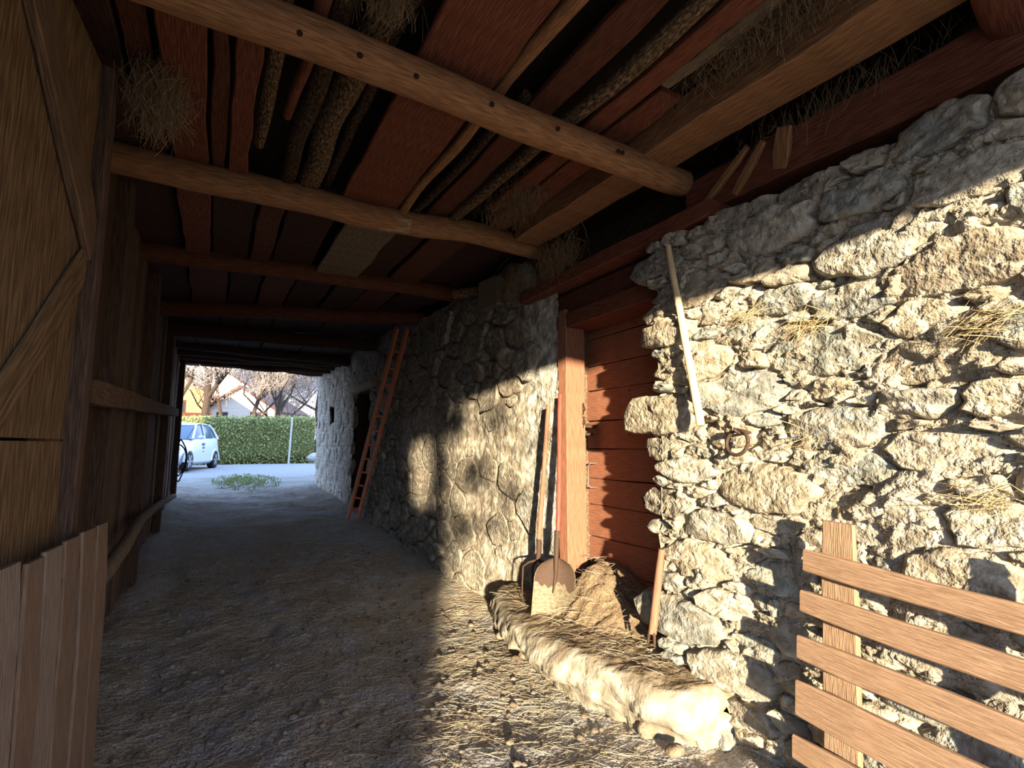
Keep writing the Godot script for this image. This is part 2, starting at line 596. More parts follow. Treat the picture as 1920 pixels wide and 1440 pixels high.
func resample(poly: PackedVector2Array, n: int) -> PackedVector2Array:
	# one corner cutting, then n points at even spacing
	var q := PackedVector2Array()
	for k in poly.size():
		var a := poly[k]
		var b := poly[(k + 1) % poly.size()]
		q.append(a.lerp(b, 0.12)); q.append(a.lerp(b, 0.88))
	var total := 0.0
	for k in q.size():
		total += q[k].distance_to(q[(k + 1) % q.size()])
	var o := PackedVector2Array()
	var k := 0
	var past := 0.0
	for s in n:
		var want := total * s / n
		while past + q[k % q.size()].distance_to(q[(k + 1) % q.size()]) < want:
			past += q[k % q.size()].distance_to(q[(k + 1) % q.size()])
			k += 1
		var a := q[k % q.size()]
		var b := q[(k + 1) % q.size()]
		o.append(a.lerp(b, (want - past) / maxf(a.distance_to(b), 1e-6)))
	return o
func stone_mb(mb: MB, poly: PackedVector2Array, n: int, gap: float, depth: float, craggy: float, col: Color, r: RandomNumberGenerator, rings := [1.0, 0.97, 0.88, 0.6, 0.3]) -> void:
	var q := resample(poly, n)
	var ctr := Vector2.ZERO
	for p in q:
		ctr += p / n
	var size := 0.0
	for p in q:
		size += p.distance_to(ctr) / n
	var tilt := Vector2(r.randf_range(-1, 1), r.randf_range(-1, 1)) * depth * 0.7 / size
	var sd := r.randf_range(0, 100)
	var prof := {1.0: -0.05, 0.97: 0.5, 0.88: 0.9, 0.84: 0.85, 0.6: 1.0, 0.3: 1.0}
	var base := mb.v.size()
	for f in rings:
		for k in n:
			var d := q[k] - ctr
			var len := maxf(d.length(), 1e-5)
			var e := maxf(0.3, 1.0 - gap / len)
			var wob := 1.0 + 0.22 * nf.get_noise_2d(q[k].x * 11.0 + sd, q[k].y * 17.0)
			var p: Vector2 = ctr + d * e * f * wob
			var h: float = depth * prof[f]
			if f < 0.99:
				h += tilt.dot(p - ctr) * f
				h += craggy * nf.get_noise_3d(p.x * 7.0, p.y * 18.0, sd) - craggy * 0.8 * absf(nf.get_noise_3d(p.x * 15.0, p.y * 36.0, sd)) + craggy * 0.2
				h = maxf(h, 0.006) if f > 0.9 else h
			else:
				h = -0.05
			var g := nf.get_noise_3d(p.x * 7.0, p.y * 7.0, sd + 30.0)
			mb.p(face(p.y, p.x, h), col.lerp(Color(0.55, 0.485, 0.38), clampf(0.1 + g * 1.6, 0.0, 0.75)))
	var hc := depth + craggy * nf.get_noise_3d(ctr.x * 9.0, ctr.y * 16.0, sd)
	var cc := mb.p(face(ctr.y, ctr.x, hc), col)
	# seen from inside the passage (-x outward) with z to the right the cells run the other way round
	var ccw := true
	var area := 0.0
	for k in n:
		area += q[k].cross(q[(k + 1) % n])
	ccw = area > 0.0
	for j in rings.size() - 1:
		for k in n:
			var k2 := (k + 1) % n
			var a := base + j * n + k
			var b := base + j * n + k2
			var d := base + (j + 1) * n + k2
			var e := base + (j + 1) * n + k
			if ccw:
				mb.q(a, b, d, e)
			else:
				mb.q(b, a, e, d)
	var l := base + (rings.size() - 1) * n
	for k in n:
		var k2 := (k + 1) % n
		if ccw:
			mb.t(l + k, l + k2, cc)
		else:
			mb.t(l + k2, l + k, cc)
func stone_color(r: RandomNumberGenerator, warm := 0.5) -> Color:
	var tones := [Color(0.46, 0.445, 0.39), Color(0.38, 0.395, 0.35), Color(0.49, 0.455, 0.375), Color(0.33, 0.345, 0.32), Color(0.47, 0.41, 0.315), Color(0.42, 0.385, 0.32)]
	var c: Color = tones[r.randi_range(0, 5)]
	return c * r.randf_range(0.82, 1.12)
func mortar_mb(z0: float, z1: float, y0: float, y1: float, cell: float, cut: Callable, rough: float, colf: Callable, lift := 0.0) -> MB:
	var mb := MB.new()
	var nz_ := int(ceil((z1 - z0) / cell))
	var ny := int(ceil((y1 - y0) / cell))
	for j in ny + 1:
		for k in nz_ + 1:
			var z := lerpf(z0, z1, float(k) / nz_)
			var y := lerpf(y0, y1, float(j) / ny)
			var h := lift + rough * (nf.get_noise_2d(z * 5.0, y * 9.0) + 0.7 * nf.get_noise_2d(z * 17.0, y * 27.0) - 0.5 * absf(nf.get_noise_2d(z * 9.0 + 70.0, y * 20.0)))
			mb.p(face(y, z, h), colf.call(z, y))
	for j in ny:
		for k in nz_:
			var zc := lerpf(z0, z1, (k + 0.5) / nz_)
			var yc := lerpf(y0, y1, (j + 0.5) / ny)
			if cut.call(zc, yc):
				continue
			var a := j * (nz_ + 1) + k
			mb.q(a, a + 1, a + nz_ + 2, a + nz_ + 1)
	return mb
func build_stone_walls() -> void:
	var r := RandomNumberGenerator.new()
	r.seed = 41
	# --- between the entrance and the door
	var w := thing("wall_right", "rubble stone wall between the entrance and the plank door", "", Vector3.ZERO, "", "structure")
	var never := func(_z, _y): return false
	var mcol := func(z, y):
		var g := nf.get_noise_2d(z * 3.0 + 8.0, y * 3.0)
		return Color(0.55, 0.49, 0.39).lerp(Color(0.45, 0.38, 0.28), clampf(0.4 + g * 1.6, 0, 1))
	# ragged edge of the masonry at the door reveal
	var edge := func(z, y): return z < -2.13 + 0.05 * nf.get_noise_1d(y * 5.0 + 3.0) + 0.03 * nf.get_noise_1d(y * 16.0)
	part("mortar", mortar_mb(-2.2, 1.22, -0.05, 2.66, 0.018, edge, 0.05, mcol, 0.016).done(M.mortar), w)
	var cells := pack(-2.14, -0.05, 0.02, 2.62, 0.022, 0.1, 2.1, func(_z, _y): return true, 7)
	cells.sort_custom(func(a, b): return poly_area(a) > poly_area(b))
	var rest := MB.new()
	var k := 0
	for c in cells:
		var big := poly_area(c)
		var depth := r.randf_range(0.012, 0.055)
		if k < 296:
			var mb := MB.new()
			stone_mb(mb, c, 28 if big > 0.008 else 16, 0.006, depth, 0.026, stone_color(r), r)
			part("stone", mb.done(M.stone), w)
		else:
			stone_mb(rest, c, 9, 0.008, depth * 0.7, 0.02, stone_color(r), r, [1.0, 0.84, 0.3])
		k += 1
	for c in pack(-0.06, 1.2, 0.02, 2.62, 0.06, 0.16, 1.75, func(_z, _y): return true, 8):
		stone_mb(rest, c, 12, 0.012, r.randf_range(0.02, 0.05), 0.02, stone_color(r), r, [1.0, 0.84, 0.3])
	var rp := part("small_stones", rest.done(M.stone), w)
	rp.set_meta("kind", "stuff")
	# wall return in the door reveal
	var rv := MB.new()
	var rings := []
	for j in 36:
		var y := 0.2 + 2.4 * j / 35.0
		var ring := PackedVector3Array()
		for s in 9:
			var x := RW + 0.34 * s / 8.0 - 0.09
			ring.append(Vector3(x, y, -2.15 + 0.04 * nf.get_noise_2d(y * 6.0, x * 8.0) + 0.04 * absf(nf.get_noise_2d(y * 12.0, x * 10.0)) + 0.05 * nf.get_noise_1d(y * 5.0 + 3.0)))
		rings.append(ring)
	rv.loft(rings, false, false, Color(0.36, 0.32, 0.25), false)
	part("reveal", rv.done(M.mortar), w)

	# --- between the door and the far doorway, earth-plastered
	var f := thing("wall_right_far", "earth-plastered stone wall between plank door and far end of the passage", "", Vector3.ZERO, "", "structure")
	var cut := func(z, y): return (z > -9.95 and z < -8.75 and y < 2.4) or z > -3.28 or (z < -11.75 and z > -12.25 and y > 1.83 and y < 2.48)
	var fcol := func(z, y):
		var g := nf.get_noise_2d(z * 1.6 + 4.0, y * 1.6)
		var c := Color(0.53, 0.485, 0.4).lerp(Color(0.43, 0.38, 0.31), clampf(0.5 + g * 1.8, 0, 1))
		# bare brown stonework shows where the plaster has fallen: high on the wall, and along the foot
		var bare := bare_at(z, y)
		c = c.lerp(Color(0.32, 0.27, 0.22), bare)
		# pale lime wash on the end pier and beside the door
		var lime := smoothstep(-9.8, -10.6, z) if z < -9 else smoothstep(-3.85, -3.68, z + 0.12 * nf.get_noise_2d(z * 6.0, y * 4.0))
		return c.lerp(Color(0.62, 0.61, 0.56), lime * 0.85)
	part("plaster", mortar_mb(-6.6, -3.27, -0.02, 2.72, 0.024, cut, 0.014, fcol, -0.003).done(M.plaster), f)
	part("plaster", mortar_mb(-13.9, -6.58, 0.0, 3.3, 0.05, cut, 0.016, fcol).done(M.plaster), f)
	part("plaster", mortar_mb(-6.6, -3.9, 2.7, 3.1, 0.05, cut, 0.02, fcol).done(M.plaster), f)
	var fits := func(z, y): return z < -3.8 + 0.1 * sin(y * 9.0) and not cut.call(z - 0.12, y) and not cut.call(z + 0.12, y) and y > floor_y(z) - 0.05
	var fc := pack(-8.6, -3.75, 0.0, 2.85, 0.055, 0.17, 1.35, fits, 9)
	fc.sort_custom(func(a, b): return shown(a) > shown(b))
	var fr := MB.new()
	k = 0
	for c in fc:
		var m := Vector2.ZERO
		for p in c:
			m += p / c.size()
		var bare := bare_at(m.x, m.y)
		if bare < 0.35 and r.randf() < 0.5:
			continue
		var col: Color = fcol.call(m.x, m.y).lerp(stone_color(r) * 0.68, 0.2 + 0.5 * bare)
		var depth := lerpf(0.006, 0.04, bare) * r.randf_range(0.7, 1.2)
		if k < 296:
			var mb := MB.new()
			stone_mb(mb, c, 15, lerpf(0.003, 0.007, bare), depth, lerpf(0.008, 0.02, bare), col, r)
			part("stone", mb.done(M.stone), f)
		else:
			stone_mb(fr, c, 10, 0.008, depth, 0.014, col, r, [1.0, 0.84, 0.3])
		k += 1
	for c in pack(-13.6, -10.1, 0.3, 3.2, 0.1, 0.2, 1.4, fits, 10):
		stone_mb(fr, c, 10, 0.01, r.randf_range(0.004, 0.02), 0.012, fcol.call(c[0].x, c[0].y), r, [1.0, 0.84, 0.3])
	part("small_stones", fr.done(M.stone), f).set_meta("kind", "stuff")
	# end face of the wall at the far opening, and the slit's dark niche
	var ef := MB.new()
	ef.box(Vector3(RW + 0.04, 0.3, -13.95), Vector3(2.5, 3.4, -13.86), 0.01, Color(0.46, 0.45, 0.42))
	part("end_face", ef.done(M.plaster), f)
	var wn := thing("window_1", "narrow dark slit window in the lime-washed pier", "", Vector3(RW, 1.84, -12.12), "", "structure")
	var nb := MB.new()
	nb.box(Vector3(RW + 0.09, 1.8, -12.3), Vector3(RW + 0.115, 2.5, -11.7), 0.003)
	world_part("slit_shade_sheet", nb, M.wood_dark, wn)  # dark sheet, its colour stands for the shade inside the slit
	# far doorway
	var dr := thing("door_2", "dark doorway under a short pale log in the stone wall", "", Vector3(RW, 0.2, -9.35), "", "structure")
	for j in 4:
		var z := -9.85 + j * 0.29
		plank("plank", Vector3(RW + 0.32, 0.25, z + 0.1), Vector3(RW + 0.32, 2.4, z + 0.1), 0.27, 0.03, "wood_deep", dr, Vector3.RIGHT)
	pole("lintel", on_x(663, 734, RW - 0.06), on_x(704, 716, RW - 0.06), 0.07, 0.075, "wood_pale", dr, 0.01, 0.1, 10)
	for s in [-9.97, -8.73]:
		plank("jamb", Vector3(RW + 0.2, 0.2, s), Vector3(RW + 0.2, 2.42, s), 0.1, 0.3, "wood_dark", dr, Vector3.RIGHT)
func bare_at(z: float, y: float) -> float:
	var g := 0.25 * nf.get_noise_2d(z * 2.5, y * 2.5)
	var up := smoothstep(1.75, 2.05, y + g) * smoothstep(-3.6, -3.75, z)
	var foot := smoothstep(0.95, 0.7, y - floor_y(z) + g * 1.2 + 0.28 * (z + 6.2)) * smoothstep(-4.6, -5.4, z + g)
	var far := smoothstep(-7.1, -7.6, z + g)
	return clampf(maxf(up, maxf(foot, far)), 0, 1) * smoothstep(-10.4, -9.6, z)
func poly_area(p: PackedVector2Array) -> float:
	var a := 0.0
	for k in p.size():
		a += p[k].cross(p[(k + 1) % p.size()])
	return absf(a) / 2
func shown(p: PackedVector2Array) -> float:
	var d := Vector3(RW, p[0].y, p[0].x).distance_to(eye())
	return poly_area(p) / (d * d * d)

# ------------------------------------------------------------------ plank wall on the left
func build_left_wall() -> void:
	var w := thing("wall_left", "weathered vertical plank wall along the passage", "", Vector3.ZERO, "", "structure")
	# thin boarding from the gate hinge to the entrance corner
	var mb := MB.new()
	mb.box(Vector3(-0.72, -0.1, -0.95), Vector3(-0.66, 3.4, 0.05), 0.005)
	part("boarding", mb.done(M.wood_left_dark), w)
	var z := -2.75
	var k := 0
	while z > -12.4:
		var wd := rng.randf_range(0.17, 0.27)
		if k == 2:
			wd = 0.42
		var y0 := floor_y(z) + (0.02 if rng.randf() < 0.6 else 0.14)
		var x := LW - 0.035 + rng.randf_range(-0.02, 0.02)
		var m: String = ["wood_left", "wood_left_dark", "wood_left"][rng.randi_range(0, 2)]
		var top := 3.3
		plank("plank", Vector3(x, y0, z - wd / 2), Vector3(x + rng.randf_range(-0.01, 0.01), top, z - wd / 2 + rng.randf_range(-0.03, 0.03)), wd, 0.03, m, w, Vector3.RIGHT, 0.014)
		z -= wd + rng.randf_range(0.004, 0.03)
		k += 1
	# posts standing proud of the planks
	for pz in [-4.15, -6.3, -8.9, -12.35]:
		plank("post", Vector3(LW + 0.02, floor_y(pz) - 0.05, pz), Vector3(LW + 0.02, 3.25, pz - 0.02), 0.2 if pz > -5 else 0.16, 0.1, "wood_left_dark", w, Vector3.RIGHT, 0.02)

# ------------------------------------------------------------------ ceiling
func build_ceiling() -> void:
	var c := thing("ceiling", "dark underside of boards and poles over the passage", "", Vector3.ZERO, "", "structure")
	# [x left, x right, underside y, kind, material, z near, z far]
	var rows := [
		[-0.66, -0.46, 3.2, "b", "wood_dark", 1.1, -3.6], [-0.44, -0.33, 3.2, "b", "wood_deep", 1.1, -3.6], [-0.3, -0.12, 3.16, "b", "wood_red", 1.1, -3.7], [-0.1, -0.03, 3.15, "b", "wood_deep", 1.1, -3.6],
		[-0.01, 0.09, 3.13, "b", "wood_red", 1.1, -3.65], [0.15, 0.15, 3.12, "p", "bark", 0.4, -3.1, 0.035], [0.27, 0.25, 3.13, "p", "wood_red", -1.2, -2.8, 0.03], [0.36, 0.33, 3.12, "p", "bark_dark", 1.0, -3.65, 0.05],
		[0.5, 0.47, 3.13, "p", "bark", 1.0, -3.6, 0.075], [0.6, 0.58, 3.17, "p", "bark_dark", 1.0, -3.6, 0.03],
		[0.67, 1.045, 3.12, "b", "wood_red", 1.1, -3.58], [1.12, 1.1, 3.1, "p", "wood_brown", 0.9, -3.6, 0.034], [1.26, 1.2, 3.12, "p", "bark_dark", -2.0, -3.6, 0.03],
		[1.29, 1.44, 3.16, "b", "wood_deep", 1.1, -3.6], [1.52, 1.5, 3.08, "p", "bark", 1.0, -3.6, 0.042], [1.59, 1.7, 3.1, "b", "wood_red", 1.1, -3.1],
		[1.73, 1.8, 3.13, "b", "wood_grey", 1.1, -1.6], [1.76, 1.91, 3.13, "b", "wood_red", -1.63, -3.4], [1.9, 2.3, 3.22, "b", "wood_dark", 1.1, -3.6],
		[1.98, 2.03, 3.14, "b", "wood_deep", 1.1, -2.6], [2.3, 2.7, 3.24, "b", "wood_dark", 1.1, -5.3],
		# second bay
		[-0.66, -0.32, 3.2, "b", "wood_dark", -3.55, -7.2], [-0.3, -0.11, 3.14, "b", "wood_red", -3.62, -5.35], [-0.09, 0.18, 3.17, "b", "wood_dark", -3.55, -5.3], [0.2, 0.36, 3.14, "b", "wood_deep", -3.6, -5.35],
		[0.39, 0.72, 3.18, "b", "wood_dark", -3.55, -5.3], [0.78, 1.17, 3.12, "b", "wood_grey", -3.5, -5.3], [1.2, 1.45, 3.17, "b", "wood_dark", -3.55, -5.3], [1.48, 1.78, 3.15, "b", "wood_deep", -3.55, -5.3], [1.8, 2.28, 3.19, "b", "wood_dark", -3.55, -6.0],
		# third bay and the far end
		[-0.3, 0.05, 3.17, "b", "wood_deep", -5.35, -7.6], [0.07, 0.35, 3.2, "b", "wood_dark", -5.3, -7.5], [0.38, 0.66, 3.17, "b", "wood_deep", -5.3, -7.5], [0.69, 1.05, 3.2, "b", "wood_dark", -5.3, -7.5], [1.08, 1.4, 3.18, "b", "wood_dark", -5.3, -7.5], [1.43, 1.75, 3.2, "b", "wood_deep", -5.3, -7.5], [1.78, 2.2, 3.2, "b", "wood_dark", -5.9, -7.5],
	]
	for k in 9:
		var x := -0.66 + 0.335 * k
		rows.append([x, x + 0.32, 3.24, "b", "wood_dark", -7.45, -13.6])
	for e in rows:
		if e[3] == "b":
			var x: float = (e[0] + e[1]) / 2
			plank("board", Vector3(x, e[2] + 0.018, e[5]), Vector3(x, e[2] + 0.018, e[6]), e[1] - e[0], 0.036, e[4], c, Vector3.UP, 0.02)
		else:
			pole("pole", Vector3(e[0], e[2] + e[7], e[5]), Vector3(e[1], e[2] + e[7], e[6]), e[7] * 1.05, e[7] * 0.9, e[4], c, 0.05, 0.25, 12)

func build_beams() -> void:
	# round logs across the passage
	var specs := [
		[Vector3(-0.7, 3.02, -1.97), Vector3(2.34, 2.99, -2.0), 0.085, 0.078, "wood_brown", "pale peeled log with dark knots crossing above the door and pallet", 0.03, 0.05],
		[Vector3(-0.7, 3.1, -3.62), Vector3(2.3, 3.04, -3.44), 0.095, 0.08, "wood_brown", "bent log with a yellowish split face, second crossbeam from the entrance", 0.07, 0.09],
		[Vector3(-0.7, 3.14, -5.33), Vector3(2.3, 3.1, -5.12), 0.09, 0.085, "wood_deep", "reddish squared log, third crossbeam from the entrance", 0.03, 0.05],
		[Vector3(-0.7, 3.12, -7.45), Vector3(2.36, 3.14, -6.45), 0.1, 0.09, "wood_deep", "dark crossbeam the ladder leans against", 0.03, 0.05],
		[Vector3(-0.7, 3.16, -8.9), Vector3(2.4, 3.12, -8.6), 0.11, 0.1, "wood_dark", "dark log beyond the ladder, next to the far doorway", 0.04, 0.08],
		[Vector3(-0.7, 3.24, -10.7), Vector3(2.4, 3.14, -10.6), 0.1, 0.1, "wood_dark", "dark log between the far doorway and the opening", 0.04, 0.08],
		[Vector3(-0.8, 3.4, -13.1), Vector3(2.5, 3.34, -13.5), 0.13, 0.12, "wood_dark", "bowed log lintel over the bright far opening", 0.16, 0.06],
	]
	for s in specs:
		var o := thing("log_beam", s[5], "beam", (s[0] + s[1]) / 2, "log crossbeams under the ceiling")
		pole("log", s[0], s[1], s[2], s[3], s[4], o, s[6], s[7], 18, 0.95 if s[4] == "wood_deep" else 1.0)
		if s == specs[0]:
			# knots on the pale log
			for px in [[672, 115], [776, 158], [918, 205], [1036, 268], [1153, 320], [1140, 333], [560, 72]]:
				var p := on_plane(px[0], px[1], Vector3(0, 3.0, -1.905), Vector3(0, 0.55, -0.83))
				var dir := Vector3(0, -0.5, 0.86)
				var kb := MB.new()
				kb.ball(Vector3.ZERO, Vector3(0.013, 0.012, 0.006), 10, 6)
				var at := Vector3(p.x, 3.01, -1.98) + dir * 0.083
				part("knot", kb.done(M.knot), o, Transform3D(Basis.looking_at(-dir), at - o.position))
		if s == specs[1]:
			# split yellowish face
			plank("split_face", Vector3(0.35, 3.03, -3.478), Vector3(1.15, 3.012, -3.452), 0.1, 0.02, "wood_pale", o, Vector3(0, -0.62, 0.78), 0.05)
	# stacked logs over the far opening
	for k in 3:
		var o := thing("log_beam", ["dark log lying highest over the bright far opening", "dark squared log in the middle of the stack over the far opening", "dark log lying lowest behind the ladder top, before the far opening"][k], "beam", Vector3(0.9, 3.2, -11.3 - 0.55 * k), "log crossbeams under the ceiling")
		pole("log", Vector3(-0.7, 3.24 - 0.02 * k, -11.4 - 0.5 * k), Vector3(2.45, 3.2 - 0.02 * k, -11.3 - 0.55 * k), 0.1, 0.09, "wood_dark", o, 0.06, 0.08, 12)
	# long timbers along the wall head
	var a := thing("long_beam", "heavy brown squared timber running lengthwise above the stone wall", "beam", Vector3(2.07, 3.0, -1.0))
	wood("timber", plank_mb(4.4, 0.25, 0.17, 3, 0.03), "wood_brown", a, along(Vector3(2.13, 3.1, 1.1), Vector3(2.04, 3.1, -3.28)))
	var b := thing("long_beam", "dark reddish timber lying on the head of the stone wall", "beam", Vector3(2.5, 2.8, -0.4))
	wood("timber", plank_mb(3.1, 0.26, 0.22, 4, 0.03), "wood_red", b, along(Vector3(2.47, 2.86, 1.1), Vector3(2.46, 2.87, -1.95)))
	var g := thing("wall_plate", "reddish timber plate above the door, next to the stick", "beam", Vector3(RW, 2.65, -2.7))
	wood("timber", plank_mb(1.95, 0.3, 0.1, 5, 0.02), "wood_red", g, along(Vector3(2.37, 2.72, -1.75), Vector3(2.35, 2.7, -3.68)))
	plank("lower_board", Vector3(2.43, 2.56, -2.1), Vector3(2.43, 2.55, -3.3), 0.2, 0.16, "wood_deep", g)
	# short struts and blocks between wall head and ceiling
	var sts := [[[1395, 285], [1320, 385], "thin pale strut propped under the heavy timber above the door", 0.045], [[1425, 275], [1385, 350], "short brown strut beside the heavy timber near the stone wall", 0.05], [[1470, 250], [1465, 300], "broad stub of wood wedged over the stone wall", 0.09]]
	for s in sts:
		var p0 := on_x(s[0][0], s[0][1], 2.3)
		var p1 := on_x(s[1][0], s[1][1], 2.33)
		var o := thing("wood_strut", s[2], "strut", p1)
		plank("stick", p1 - (p0 - p1).normalized() * 0.04, p0 + (p0 - p1).normalized() * 0.03, s[3], 0.03, "wood_brown", o, Vector3.RIGHT)
	var bl := thing("timber_block", "squared end of a timber resting on the plastered wall", "timber", Vector3(2.25, 2.72, -4.25))
	wood("block", plank_mb(0.5, 0.3, 0.3, 8, 0.03, 0.0, 0.02), "wood_grey", bl, along(Vector3(2.17, 2.88, -4.22), Vector3(2.67, 2.9, -4.3)))
	var bs := thing("timber_end", "thin bark-covered pole end sticking out beside the timber block", "timber", Vector3(2.2, 2.95, -4.6))
	pole("pole", Vector3(2.05, 2.98, -4.75), Vector3(2.6, 3.08, -4.35), 0.05, 0.055, "bark", bs, 0.01, 0.2, 10)
	var cr := thing("cross_timber", "stout short timber crossing above the wall nearest the entrance", "beam", Vector3(2.3, 2.95, -0.55))
	wood("timber", log_mb(0.9, 0.1, 0.11, 77, 0.02, 0.15, 14), "wood_red", cr, along(Vector3(2.12, 2.99, -0.5), Vector3(2.73, 2.92, -0.6)))

# ------------------------------------------------------------------ the plank door
func build_door() -> void:
	var d := thing("door_1", "old plank door in a wooden frame, half in sun", "", Vector3(2.56, 0.3, -2.75), "", "structure")
	var y := 0.3
	var hs := [0.235, 0.22, 0.24, 0.2, 0.23, 0.215, 0.24, 0.2, 0.22, 0.16]
	for h in hs:
		plank("plank", Vector3(2.62 + rng.randf_range(-0.003, 0.003), y + h / 2, -3.45), Vector3(2.62, y + h / 2 + 0.003, -2.15), h - 0.005, 0.035, "wood_door", d, Vector3.RIGHT, 0.006).rotation.x += 0
		y += h
	# frame
	plank("jamb", Vector3(2.39, 0.3, -3.225), Vector3(2.4, 2.5, -3.225), 0.11, 0.18, "wood_frame", d, Vector3.RIGHT, 0.012)
	plank("jamb", Vector3(2.5, 0.3, -2.15), Vector3(2.5, 2.45, -2.15), 0.08, 0.1, "wood_deep", d, Vector3.RIGHT, 0.012)
	plank("lintel", Vector3(2.43, 2.41, -3.3), Vector3(2.45, 2.42, -2.12), 0.24, 0.12, "wood_red", d, Vector3.UP, 0.01)
	# wrought handle
	var hb := MB.new()
	var t := on_x(1112, 873, 2.595)
	var b := on_x(1112, 908, 2.595)
	var o := Vector3(-0.05, 0, 0)
	hb.tube([t + Vector3(0.01, 0.02, 0.04), t + o + Vector3(0, 0.02, 0.03), t + o, b + o, b + o + Vector3(0, -0.02, 0.03), b + Vector3(0.01, -0.02, 0.04)], 0.006, 8)
	world_part("handle", hb, M.iron_bright, d)
	# hasp, chain and padlock on the edge of the door
	var h := MB.new()
	h.bar(on_x(1092, 798, 2.47), on_x(1118, 800, 2.585), 0.02, 0.03, 0.002, Vector3.RIGHT)
	h.bar(on_x(1096, 815, 2.5), on_x(1110, 815, 2.57), 0.02, 0.045, 0.004, Vector3.RIGHT)
	world_part("hasp", h, M.iron, d)
	var ch := MB.new()
	var c0 := on_x(1093, 760, 2.455)
	for k in 7:
		var p := c0 + Vector3(0, -0.026 * k, 0.012 * sin(k * 1.7))
		var pts := []
		for s in 9:
			var a := TAU * s / 8
			pts.append(p + Vector3(0.004, 0.018 * sin(a), 0.009 * cos(a)) if k % 2 == 0 else p + Vector3(0.004 + 0.009 * cos(a), 0.018 * sin(a), 0))
		ch.tube(pts, 0.003, 6, false)
	world_part("chain", ch, M.iron, d)
	for px in [[1134, 690], [1135, 735], [1180, 732], [1180, 815], [1200, 770]]:
		var nb := MB.new()
		nb.ball(on_x(px[0], px[1], 2.601), Vector3(0.005, 0.007, 0.007), 8, 4)
		world_part("nail", nb, M.iron, d)

